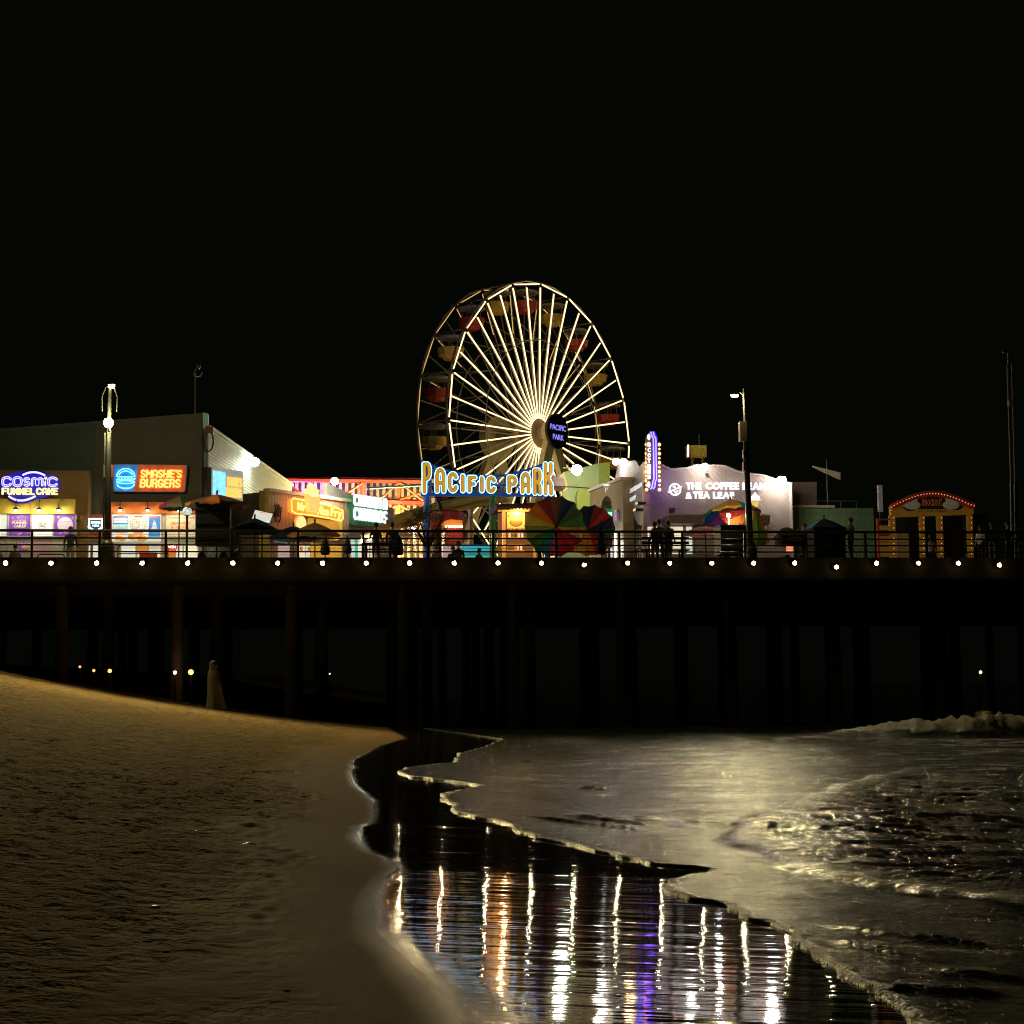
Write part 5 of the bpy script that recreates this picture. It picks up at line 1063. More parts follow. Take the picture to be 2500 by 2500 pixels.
blb = NEON('arcade_bulb', (1, .45, .22), .8)
for k in range(29):
    u = k / 28 * 16; i = min(int(u), 15); f_ = u - i; x, z = fa_.l(arcp[i][0] + (arcp[i + 1][0] - arcp[i][0]) * f_, arcp[i][1] + (arcp[i + 1][1] - arcp[i][1]) * f_ + 2, -.24); fa_.obj('bulb', MB().sphere((x, -.26, z), .026, 6, 4), blb, smooth=True)
for cx_ in (2227, 2322):            # the two painted fists
    sgn = 1 if cx_ < 2276 else -1; fist = mat('fist_paint', (.52, .44, .36), .7, em=(.55, .45, .35), es=.07)
    x, z = fa_.l(cx_, 1233, -.12); w_ = fa_.l(cx_ + 21, 1233, -.12)[0] - x
    palm = MB().sphere((x, -.11, z), w_, 14, 8, (1, .12, .52)).obj('fist', fist, fa_.o, True)
    for k in range(4): MB().sphere((x + sgn * w_ * (-.62 + .36 * k), -.13, z + w_ * (.42 + .05 * k)), w_ * .24, 10, 6, (.8, .5, 1.1)).obj('finger', fist, palm, True)
    MB().sphere((x + sgn * w_ * .35, -.17, z - w_ * .05), w_ * .3, 10, 6, (1.6, .4, .55)).obj('thumb', fist, palm, True)
print_text(fa_, 'KNOCKOUT', (2252, 1218, 2300, 1236), -.12, mat('arcade_red_print', (.5, .12, .04), .6, em=(.6, .15, .05), es=.12), .02); 
q = fa_.box('name_board', (2235, 1243, 2320, 1252), -.13, -.052, mus); print_text(fa_, 'TEST YOUR STRENGTH', (2240, 1245, 2315, 1250), -.135, mat('arcade_dark', (.06, .04, .03), .7), .0, q)
for x0, x1 in ((2176, 2188), (2250, 2260), (2293, 2304), (2367, 2377)): 
    fa_.box('column', (x0, 1258, x1, 1420), -.05, .25, mus)
    for k in range(8): x, z = fa_.l((x0 + x1) / 2, 1264 + k * 12.5, -.07); fa_.obj('bulb', MB().sphere((x, -.08, z), .022, 6, 4), blb, smooth=True)
for x0, x1 in ((2188, 2250), (2304, 2367)): fa_.box('back_wall', (x0, 1262, x1, 1420), 1.5, 1.6, mat('arcade_dark2', (.03, .035, .03), .8))
for k in range(6): fa_.box('side_slat', (2148, 1283 + k * 13, 2175, 1294 + k * 13), 0, .1, mus if k % 2 == 0 or k > 2 else rdm)
fa_.box('side_frame', (2144, 1266, 2148, 1420), -.05, .15, rdm); fa_.box('top_frame', (2144, 1266, 2176, 1269), -.05, .15, rdm)
fa_.box('prize_shelf', (2192, 1300, 2220, 1420), .2, .8, mat('shelf_brown', (.30, .17, .07), .7, em=(.4, .2, .06), es=.08))
fa_.box('side_building', (2378, 1256, 2415, 1420), .3, 3, mat('arcade_dark2', (.03, .035, .03), .8))
# ------------------------------------------------------------------ lamp posts and masts
pole_m = mat('pole_green', (.05, .05, .035), .5, metal=.3, vary=.25)
yl_lens = mat('sodium_lens', (1, 1, .8), .3, em=(1, .97, .62), es=70, vary=0); or_lens = mat('amber_lens', (1, .9, .6), .3, em=(1, .72, .28), es=45, vary=0)
lp_ = T('lamp_post', 'tall dark lamp post with glaring yellow globe beside the burger sign', 'lamp post', px=262, v=.9)
x = lp_.l(262, 1340)[0]; zt = lp_.l(264, 936)[1]; zg = lp_.l(263, 1035)[1]
lp_.obj('base', MB().lathe([(.30, 0), (.27, .5), (.23, .66), (.15, .74), (.13, .8)], 10, (x, 0, 0)), pole_m)
lp_.obj('pole', MB().cyl((x, 0, .78), (x, 0, zt), .135, .06, 12), pole_m)
lp_.obj('conduit', MB().tube([(x - .17, 0, .8), (x - .16, 0, zt - 2.0)], .03, 6), pole_m)
lp_.obj('globe', MB().sphere((x, -.3, zg), .19, 16, 10), yl_lens, smooth=True); lp_.obj('globe_arm', MB().tube([(x, 0, zg - .3), (x, -.3, zg - .3), (x, -.3, zg - .2)], .035, 6), pole_m)
zo = lp_.l(268, 945)[1]; lp_.obj('top_lamp', MB().sphere((x + .08, -.15, zo), .1, 12, 8, (1.3, 1, .7)), or_lens, smooth=True); lp_.obj('top_hood', MB().lathe([(.17, 0), (.14, .08), (.03, .12)], 12, (x + .08, -.12, zo + .07)), pole_m)
for k in (-1, 1): lp_.obj('bracket_loop', MB().tube([(x + k * .28, 0, zg + .5), (x + k * .30, 0, zg + 1.1), (x + k * .15, 0, zg + 1.5), (x + k * .02, 0, zg + 1.45)], .025, 6), pole_m)
for k in range(2): lp_.obj('plate', MB().box(x - .2 + k * .32, x - .14 + k * .34, -.16, .1, lp_.l(262, 1165)[1], lp_.l(262, 1136)[1]), mat('plate_red', (.5, .16, .1), .5) if k else galv)
light('SPOT', 'lamp_beam', (x, -.62, zg), 15500, (1, .77, .31), lp_.o, .2, target=lp_.o.matrix_basis.inverted() @ Vector((-10, 45, 0)), spot=98, blend=1)
light('POINT', 'globe_light', (x, -.3, zg), 2300, (1, .93, .5), lp_.o, .24)
rp_ = T('lamp_post', 'tall lamp post with small box and amber lamp before the coffee shop', 'lamp post', px=1830, v=.9)
x = rp_.l(1832, 1340)[0]; zt = rp_.l(1816, 948)[1]; lx = rp_.l(1815, 948)[0]; la = (lx - x) / zt
def onp(z): return (x + la * z, 0, z)
rp_.obj('base', MB().lathe([(.24, 0), (.22, .45), (.15, .6), (.13, .7)], 10, (x + .05, 0, 0)), pole_m); rp_.obj('pole', MB().cyl(onp(.65), onp(rp_.l(1822, 1032)[1]), .14, .10, 12), pole_m); rp_.obj('upper_pole', MB().cyl(onp(rp_.l(1822, 1032)[1]), onp(zt), .06, .035, 10), pole_m)
bx_, bz_ = rp_.l(1810, 1078); tx_, tz_ = rp_.l(1810, 1030)
rp_.obj('cabinet', MB().box(bx_ - .08, bx_ + .22, -.14, .14, bz_, tz_), mat('cabinet_tan', (.36, .30, .22), .6)); 
for y_ in (1110, 1140): rp_.obj('small_box', MB().box(rp_.l(1815, y_)[0] - .03, rp_.l(1815, y_)[0] + .09, -.1, .05, rp_.l(1815, y_ + 9)[1], rp_.l(1815, y_ - 11)[1]), galv)
hx, hz = rp_.l(1793, 966); rp_.obj('lamp_arm', MB().tube([onp(rp_.l(1816, 966)[1]), (hx + .22, -.02, hz + .16), (hx + .05, -.02, hz + .1)], .025, 6), pole_m); rp_.obj('lamp_hood', MB().lathe([(.17, 0), (.15, .07), (.04, .12)], 12, (hx, 0, hz + .03)), pole_m); rp_.obj('lamp_lens', MB().sphere((hx, -.02, hz), .115, 12, 8, (1.35, 1, .7)), or_lens, smooth=True)
light('SPOT', 'lamp_beam', (hx, -.3, hz - .1), 2600, (1, .80, .36), rp_.o, .15, target=rp_.o.matrix_basis.inverted() @ Vector((16, 26, 0)), spot=84, blend=1)
light('POINT', 'globe_light', (hx, -.1, hz - .2), 350, (1, .8, .4), rp_.o, .15)
fm = T('mast', 'dark double mast with bracket at the far right of the pier', 'mast', px=2470, v=3)
bar(fm, 'pole', (2460, 890), (2469, 1180), 0, .05, mat('mast_brown', (.12, .09, .05), .6)); bar(fm, 'pole', (2471, 890), (2479, 1180), 0, .05, mat('mast_brown', (.12, .09, .05), .6)); bar(fm, 'pole_foot', (2469, 1180), (2472, 1364), 0, .07, black_metal); bar(fm, 'pole_foot', (2479, 1180), (2481, 1364), 0, .07, black_metal)
bar(fm, 'cross_arm', (2448, 860), (2462, 860), 0, .05, galv); bar(fm, 'riser', (2461, 860), (2462, 892), 0, .04, galv); x, z = fm.l(2468, 984); fm.obj('junction', MB().box(x - .12, x + .12, -.1, .1, z - .12, z + .12), mat('cabinet_tan', (.36, .30, .22), .6))
rm = T('mast', 'thin roof mast with camera head on the dark hall', 'mast', px=477, v=12.3); bar(rm, 'pole', (477, 900), (476, 1010), 0, .04, mat('mast_brown', (.12, .09, .05), .6)); x, z = rm.l(483, 897); rm.obj('head', MB().sphere((x, 0, z + .1), .16, 10, 6, (.9, .9, 1.4)), black_metal, smooth=True); rm.obj('loop', MB().tube([(x + .18 * math.cos(R(a_)), -.05, z - .25 + .2 * math.sin(R(a_))) for a_ in range(180, 380, 20)], .03, 6), galv)

# ------------------------------------------------------------------ parasols
CL = dict(red=(.55, .03, .02), orange=(.70, .19, .02), yellow=(.62, .42, .04), green=(.06, .22, .04), teal=(.02, .25, .25), cyan=(.03, .35, .45), blue=(.02, .10, .40), purple=(.20, .05, .32), pink=(.60, .08, .25), tan=(.40, .28, .14), brown=(.16, .06, .03), grey=(.16, .14, .12), navy=(.015, .02, .06), amber=(.60, .32, .05), salmon=(.55, .22, .15), lime=(.25, .32, .05), white=(.5, .48, .44), dkred=(.25, .03, .02), dkgreen=(.05, .10, .04))
def cloth(c):
    m_ = mat('canvas_' + c, CL[c], .8, vary=.2, ns=4, bump=.3, bs=60, thin=.45)
    return m_
def parasol(px, py, rim_py, half_px, v, cols, label, n=None, tilt=0, turn=0, sag=.04, roll=0, pole=True, val=.12):
    t_ = T('parasol', label, 'parasol', px=px, v=v, group='parasols along the promenade')
    x, z = t_.l(px, py); r_ = abs(t_.l(px + half_px, py)[0] - x); h_ = z - t_.l(px, rim_py)[1]; n = n or len(cols)
    e = bpy.data.objects.new('canopy', None); COL.objects.link(e); e.parent = t_.o; e.location = (x, 0, z); e.rotation_euler = (R(tilt), R(roll), R(turn))
    rows = 6
    for i in range(n):
        a0, a1 = 2 * math.pi * i / n, 2 * math.pi * (i + 1) / n; vs = []; fs = []; m_ = 4
        for j in range(rows + 1):
            u = j / rows
            for k in range(m_ + 1):
                w_ = k / m_; a = a0 + (a1 - a0) * w_; ch = (1 - (2 * w_ - 1) ** 2); rr = r_ * u * (1 - .06 * ch * u); zz = -h_ * (u ** 1.25) - sag * ch * u
                vs.append((rr * math.cos(a), rr * math.sin(a), zz))
        for k in range(m_ + 1): w_ = k / m_; a = a0 + (a1 - a0) * w_; ch = (1 - (2 * w_ - 1) ** 2); rr = r_ * (1 - .06 * ch) * .995; vs.append((rr * math.cos(a), rr * math.sin(a), -h_ - val * (1 - .3 * abs(math.sin(w_ * math.pi * 2))) - sag * ch))
        for j in range(rows + 1):
            for k in range(m_): b0 = j * (m_ + 1) + k; fs.append((b0, b0 + 1, b0 + m_ + 2, b0 + m_ + 1))
        MB().add(vs, fs).obj('panel', cloth(cols[i % len(cols)]), e, True)
        ri = MB().tube([(r_ * .03 * math.cos(a0), r_ * .03 * math.sin(a0), -.03), (r_ * .5 * math.cos(a0), r_ * .5 * math.sin(a0), -h_ * .42 - .03), (r_ * math.cos(a0) * .98, r_ * math.sin(a0) * .98, -h_ - .02)], .012, 4); ri.obj('rib', black_metal, e)
    MB().lathe([(.05, 0), (.035, .06), (.05, .1), (.02, .18)], 8).obj('finial', black_metal, e)
    if pole:
        d = Matrix.Rotation(R(tilt), 3, 'X') @ Vector((0, 0, -1)); q = Vector((x, 0, z)) + d * min(.9, z * .5)
        t_.obj('pole', MB().tube([(x, 0, z), q, (q.x, q.y, 0)], .03, 6), black_metal); t_.obj('foot', MB().lathe([(.3, 0), (.28, .06), (.06, .1), (.04, .3)], 12, (q.x, q.y, 0)), black_metal)
    return t_
parasol(438, 1212, 1236, 50, 6.5, ['purple', 'teal', 'dkgreen', 'yellow', 'pink', 'tan', 'green', 'blue'], 'striped rainbow parasol just left of the dark cart', n=8, turn=12)
parasol(530, 1207, 1230, 78, 2.2, ['orange', 'brown', 'grey', 'dkred', 'grey', 'navy', 'orange', 'brown'], 'wide orange and brown parasol over the tall dark cart', n=12, turn=8)
parasol(622, 1265, 1293, 64, 4.5, ['navy', 'navy', 'blue', 'navy', 'navy', 'teal'], 'dark navy parasol in front of the white menu board', n=6, turn=20)
parasol(717, 1284, 1311, 62, 6.8, ['blue', 'cyan', 'purple', 'navy', 'blue', 'navy'], 'blue and purple parasol beneath the round yellow badge', n=6, turn=20)
parasol(769, 1276, 1308, 70, 5.6, ['amber', 'tan', 'amber', 'tan'], 'tan parasol in front of the fry stall', n=8, turn=15)
parasol(945, 1278, 1308, 66, 7.5, ['tan', 'amber', 'tan', 'salmon'], 'tan parasol in front of the churro stall', n=8, turn=10)
parasol(1358, 1286, 1286 + 14, 76, 2.6, ['green', 'dkgreen', 'navy', 'brown', 'dkred', 'orange', 'yellow', 'lime', 'green', 'teal', 'pink', 'red', 'red', 'amber'], 'large rainbow beach parasol tipped over towards the beach', n=14, tilt=98, turn=4, sag=.06, pole=False, val=.02)
parasol(1436, 1292, 1292 + 16, 64, 3.6, ['dkgreen', 'navy', 'red', 'dkred', 'navy', 'navy', 'lime', 'green', 'yellow', 'orange', 'amber', 'orange', 'red', 'brown'], 'second tipped rainbow parasol beside the lime tower', n=14, tilt=84, turn=-30, roll=22, sag=.06, pole=False, val=.02)
parasol(1783, 1221, 1258, 70, 4.6, ['orange', 'pink', 'red', 'purple', 'blue', 'cyan', 'green', 'yellow', 'amber', 'teal', 'brown', 'salmon'], 'open rainbow parasol lit from below in front of the coffee shop', n=12, tilt=-14, turn=5)
parasol(1842, 1246, 1290, 72, 3.2, ['orange', 'amber', 'lime', 'green', 'dkgreen', 'teal', 'blue', 'purple', 'dkred', 'red'], 'rainbow parasol leaning over behind the right lamp post', n=14, roll=42, tilt=8, turn=-35)
parasol(1722, 1283, 1300, 54, 8.5, ['salmon'], 'plain salmon parasol under the coffee shop awning', n=8)
parasol(2012, 1266, 1292, 54, 5.2, ['navy', 'navy', 'cyan', 'navy', 'navy', 'navy'], 'dark parasol with one blue panel behind the dark kiosk', n=6, turn=40)
def closed(px, py0, py1, w_px, v, c, label):
    t_ = T('closed_parasol', label, 'parasol', px=px, v=v, group='folded parasols'); x, z1 = t_.l(px, py0); z0 = max(t_.l(px, py1)[1], .25); r_ = abs(t_.l(px + w_px, py0)[0] - x); h_ = z1 - z0
    vs = []; n = 20; prof = [(0, .05), (.18, .45), (.45, .8), (.75, 1.0), (.93, .92), (1, .7)]
    mbx = MB()
    for u, k in prof:
        for i in range(n): a = 2 * math.pi * i / n; q = r_ * k * (1 + (.16 if i % 2 else -.1)); vs.append((x + q * math.cos(a), q * math.sin(a), z1 - u * h_))
    mbx.add(vs, [(j * n + i, j * n + (i + 1) % n, (j + 1) * n + (i + 1) % n, (j + 1) * n + i) for j in range(5) for i in range(n)]); t_.obj('cloth', mbx, cloth(c), smooth=True)
    t_.obj('pole', MB().tube([(x, 0, 0), (x, 0, z1 + .12)], .025, 6), black_metal); t_.obj('strap', MB().lathe([(r_ * .78, 0), (r_ * .8, .05), (r_ * .78, .1)], 12, (x, 0, z1 - h_ * .55)), black_metal)
closed(794, 1311, 1360, 11, 1.6, 'brown', 'folded brown parasol in front of the fry stall'); closed(848, 1312, 1352, 10, 2.4, 'grey', 'folded grey parasol in front of the churro stall')
closed(971, 1302, 1362, 13, 1.8, 'navy', 'folded dark parasol beside the leafy tree'); closed(1468, 1276, 1362, 9, 1.4, 'navy', 'folded black parasol beside the second tipped rainbow parasol')

# ------------------------------------------------------------------ carts, benches, stalls
dk = mat('cart_black', (.022, .02, .016), .7, vary=.4, ns=2, bump=.3, bs=12)
def cart(name, label, r_, v, dep, cat='cart', wheels=True):
    t_ = T(name, label, cat, px=(r_[0] + r_[2]) / 2, v=v); a, b_, c, d = t_.rect(*r_); c = max(c, .3) if wheels else 0
    t_.obj('body', MB().box(a, b_, 0, dep, c, d), dk); t_.obj('lid', MB().box(a - .04, b_ + .04, -.04, dep + .04, d, d + .05), dk)
    for k in range(3): t_.obj('body_rail', MB().box(a - .015, b_ + .015, -.02, -.001, c + (d - c) * (k + .5) / 3 - .02, c + (d - c) * (k + .5) / 3 + .02), black_metal)
    if wheels:
        for x in (a + .25, b_ - .25):
            for y in (.1, dep - .1): t_.obj('wheel', MB().cyl((x, y - .04, .16), (x, y + .04, .16), .16, None, 16), black_metal)
    else: t_.obj('plinth', MB().box(a - .03, b_ + .03, -.03, dep, 0, .12), black_metal)
    return t_, a, b_, c, d
c1_, a, b_, c, d = cart('vendor_cart', 'tall dark vendor cart under the orange and brown parasol', (477, 1229, 561, 1330), 1.2, 1.0)
gl_ = T('globe_lamp', 'pale glowing lamp globe beside the dark cart', 'globe', px=457, v=3); x, z = gl_.l(457, 1248); gl_.obj('globe', MB().sphere((x, 0, z), .19, 14, 10), mat('pale_globe', (.5, .55, .55), .08, em=(.9, 1, 1), es=.55, vary=.7, ns=6, spec=.8), smooth=True); gl_.obj('stand', MB().lathe([(.22, 0), (.2, .1), (.05, .14), (.05, z - .2), (.12, z - .17)], 12, (x, 0, 0)), black_metal)  # lamp globe with its own uneven emission
c2x, a, b_, c, d = cart('kiosk', 'square dark kiosk in front of the blue panelled parasol', (1988, 1290, 2064, 1364), 1.0, 1.2, 'kiosk', False)
c3_, a, b_, c, d = cart('vendor_cart', 'low dark cart carrying a small bright lamp before the coffee shop', (1760, 1284, 1829, 1352), 2.2, 1.2)
x, z = c3_.l(1783, 1257); c3_.obj('lamp_stem', MB().tube([(x, .3, d), (x, .3, z)], .03, 6), white_lit); c3_.obj('lamp_bulb', MB().sphere((x, .3, z), .085, 10, 6), flood_lens, smooth=True); light('POINT', 'lamp_light', (x, .1, z), 35, (1, .97, .9), c3_.o, .08)
c4_, a, b_, c, d = cart('snack_cart', 'wooden snack cart with arched top right of the leaning parasol', (1908, 1308, 1972, 1330), 2.5, 1.0)
x, z = c4_.l(1925, 1310); c4_.obj('arch', MB().cyl((x, .2, z), (x, .5, z), .42, None, 24), mat('cart_wood', (.08, .05, .03), .7)); letters(c4_, 'BURGERS', (1928, 1311, 1958, 1320), -.04, FONT, mat('dim_letters', (.25, .2, .14), .6), .03)
q = c4_.box('price_sign', (1920, 1334, 1937, 1348), -.1, -.05, mat('lit_red_orange', (.8, .15, .04), .5, em=(1, .22, .06), es=.8)); print_text(c4_, 'OPEN\nNOW', (1923, 1336, 1934, 1346), -.105, mb_white, .02, q)
rb = T('red_bench', 'red plastic bench in front of the burger counter', 'bench', px=360, v=4); a, b_, c, d = rb.rect(340, 1349, 384, 1366); rb.obj('backrest', MB().box(a, b_, 0, .06, d - .35, d), mat('red_plastic', (.45, .05, .02), .5)); rb.obj('seat', MB().box(a, b_, -.45, -.01, d - .5, d - .45), mat('red_plastic', (.45, .05, .02), .5))
for x in (a + .1, b_ - .1): rb.obj('leg', MB().box(x - .03, x + .03, -.4, .04, 0, d - .5), black_metal)
for i, (x0, x1) in enumerate(((92, 158), (288, 410))):
    hr = T('queue_rail', ['low metal queue rail in front of the funnel cake stand', 'low metal queue rail in front of the burger counter'][i], 'railing', px=(x0 + x1) / 2, v=3.0 if i else 5.0); a = hr.l(x0, 1340)[0]; b_ = hr.l(x1, 1340)[0]; z = hr.l(x0, 1331 if i else 1353)[1]
    hr.obj('frame', MB().tube([(a, 0, 0), (a, 0, z - .12), (a + .04, 0, z - .03), (a + .12, 0, z), (b_ - .12, 0, z), (b_ - .04, 0, z - .03), (b_, 0, z - .12), (b_, 0, 0)], .028, 6), black_metal); hr.obj('mid_bar', MB().tube([(a, 0, z * .55), (b_, 0, z * .55)], .02, 6), black_metal)
bn_ = T('park_bench', 'dark slatted bench facing the shops left of the coffee sign', 'bench', px=1624, v=1.0); a = bn_.l(1567, 1330)[0]; b_ = bn_.l(1682, 1330)[0]
for y0, y1 in ((1311, 1317.5), (1322, 1329)): bn_.obj('back_slat', MB().box(a, b_, -.03, .0, bn_.l(1624, y1)[1], bn_.l(1624, y0)[1]), dk)
for k in range(3): bn_.obj('seat_slat', MB().box(a, b_ + .05, .04 + k * .16, .18 + k * .16, .40, .445), dk)
for x in (a + .3, (a + b_) / 2, b_ - .3): bn_.obj('leg', MB().box(x - .04, x + .04, -.02, .02, 0, bn_.l(1624, 1312)[1]).box(x - .04, x + .04, .02, .5, .34, .398).box(x - .04, x + .04, .44, .5, 0, .34), dk)
# turquoise counter and orange taco stall in the park entrance
tq = T('turquoise_stall', 'turquoise and green ticket counter beneath the ferris wheel', 'stall', px=1160, v=15); 
for y0, y1, mm in ((1329, 1337, 'cyan'), (1338.5, 1350, 'cyan'), (1351.5, 1356, 'teal'), (1357, 1375, 'green')): tq.box('board', (1126, y0, 1195, y1), 0, .15, mat('lit_' + mm, CL[mm], .5, em=CL[mm], es=.75))
tq.obj('post', MB().box(tq.l(1129, 1340)[0], tq.l(1133, 1340)[0], .16, .3, 0, tq.l(1130, 1330)[1]), black_metal)
tq.box('side_panel', (1082, 1331, 1124, 1380), .05, .2, lilac)
tc2 = T('taco_stall', 'orange lit taco stall with dark tiled roof left of the tipped parasol', 'stall', px=1265, v=13)
tc2.poly('roof', [(1212, 1231), (1318, 1227), (1320, 1240), (1214, 1242)], -.8, 2.2, mat('roof_brown', (.10, .05, .03), .8))
for k in range(12): x, z = tc2.l(1218 + k * 8.4, 1241, -.82); tc2.obj('roof_tile_end', MB().cyl((x, -.86, z + .03), (x, -.6, z + .03), .07, None, 8), mat('roof_tile', (.3, .15, .07), .8))
lit_or = mat('lit_orange', (.75, .32, .06), .5, em=(1, .42, .08), es=.42, vary=.3, ns=2)
tc2.box('back_wall', (1216, 1244, 1312, 1420), 1.4, 1.5, mat('lit_brown', (.3, .14, .05), .6, em=(1, .45, .12), es=.10)); tc2.box('fascia', (1216, 1242, 1312, 1249), -.1, .0, lit_or)
for x0, x1 in ((1227, 1235), (1303, 1309)): tc2.box('post', (x0, 1243, x1, 1420), -.15, .05, lit_or)
q = tc2.box('banner', (1238, 1250, 1281, 1290), -.2, -.12, mat('lit_amber2', (.8, .5, .1), .5, em=(1, .55, .1), es=.6)); print_text(tc2, 'most tacos', (1240, 1255, 1278, 1262), -.21, mat('brown_print', (.2, .08, .03), .6), .01, q); x, z = tc2.l(1260, 1276, -.21); MB().sphere((x, -.2, z), .32, 12, 6, (1, .1, .6)).obj('taco_print', or_p, q, True)
for y0 in (1298, 1312, 1328, 1343): tc2.box('shelf', (1240, y0, 1280, y0 + 2.5), .2, .6, lit_or)
for k in range(14): x, z = tc2.l(1242 + k * 2.8, random.choice((1297, 1311, 1327, 1342)), .3); tc2.obj('jar', MB().lathe([(.05, 0), (.06, .05), (.06, .14), (.03, .17), (.03, .2)], 8, (x, .4, z)), random.choice((warm_lit, or_p, cream)))
light('POINT', 'stall_light', (tc2.l(1262, 1255)[0], -.5, tc2.l(1262, 1252)[1]), 60, (1, .65, .3), tc2.o, .1)
oc = T('ride_canopy', 'orange ride canopy with bulbs behind the leafy tree', 'ride', px=1110, v=24); oc.poly('canopy', [(1085, 1272), (1100, 1268), (1128, 1270), (1130, 1282), (1086, 1284)], -1, 2, mat('lit_orange3', (.7, .2, .03), .5, em=(1, .3, .04), es=.4)); oc.poly('red_drum', [(1086, 1284.5), (1130, 1282.5), (1130, 1400), (1086, 1400)], -.6, 1.6, mat('ride_red', (.25, .03, .02), .6, em=(.6, .06, .02), es=.12))
for k in range(6): x, z = oc.l(1089 + k * 7.5, 1286, -1); oc.obj('bulb', MB().sphere((x, -1.05, z), .07, 6, 4), NEON('amber_bulb', (1, .55, .22), 9), smooth=True)
rr2 = T('ride_car', 'dark red ride car hanging behind the blue gate post', 'ride', px=1085, v=26); x, z = rr2.l(1085, 1262); rr2.obj('car', MB().lathe([(.2, -.9), (.8, -.8), (1.1, -.2), (1.15, .2), (.9, .3)], 14, (x, 0, z)), mat('ride_red2', (.30, .03, .02), .4)); rr2.obj('arm', MB().tube([(x, 0, z), (x - .6, 1, z + 1.8)], .1, 6), black_metal); rr2.obj('support', MB().tube([(x, 0, 0), (x, 0, z - .8)], .12, 8), black_metal)
# tree
tre = T('leafy_tree', 'small leafy tree lit yellow from the left below the gate sign', 'tree', px=1045, v=11)
x, z = tre.l(1043, 1285); lim = MB()
lim.tube([(x, 0, 0), (x + .05, 0, 1.2), (x, .05, 1.9)], [.10, .08, .06], 7)
for k in range(9): a_ = k * 2.4; lim.tube([(x, 0, 1.2 + .1 * (k % 4)), (x + .5 * math.cos(a_), .5 * math.sin(a_), 2.0 + .1 * (k % 3)), (x + 1.0 * math.cos(a_), .9 * math.sin(a_), 2.3 + .35 * (k % 3))], [.05, .03, .012], 5)
tre.obj('trunk', lim, mat('bark', (.06, .045, .03), .9))
lv = MB(); cl_ = [(x + random.uniform(-1.0, .95), random.uniform(-.8, .8), z + random.uniform(-.85, .75), random.uniform(.25, .5)) for _ in range(26)]
for _ in range(3800):
    c = random.choice(cl_); p = Vector(c[:3]) + Vector((random.gauss(0, 1), random.gauss(0, 1), random.gauss(0, .8))) * c[3] * .55; s_ = random.uniform(.025, .055); n1 = Vector((random.gauss(0, 1), random.gauss(0, 1), random.gauss(0, 1))).normalized(); n2 = n1.orthogonal().normalized() * .5
    lv.add([p - n1 * s_, p + n2 * s_, p + n1 * s_, p - n2 * s_], [(0, 1, 2, 3)])
tre.obj('crown', lv, mat('leaves', (.085, .09, .022), .6, vary=.5, ns=2, thin=.4))

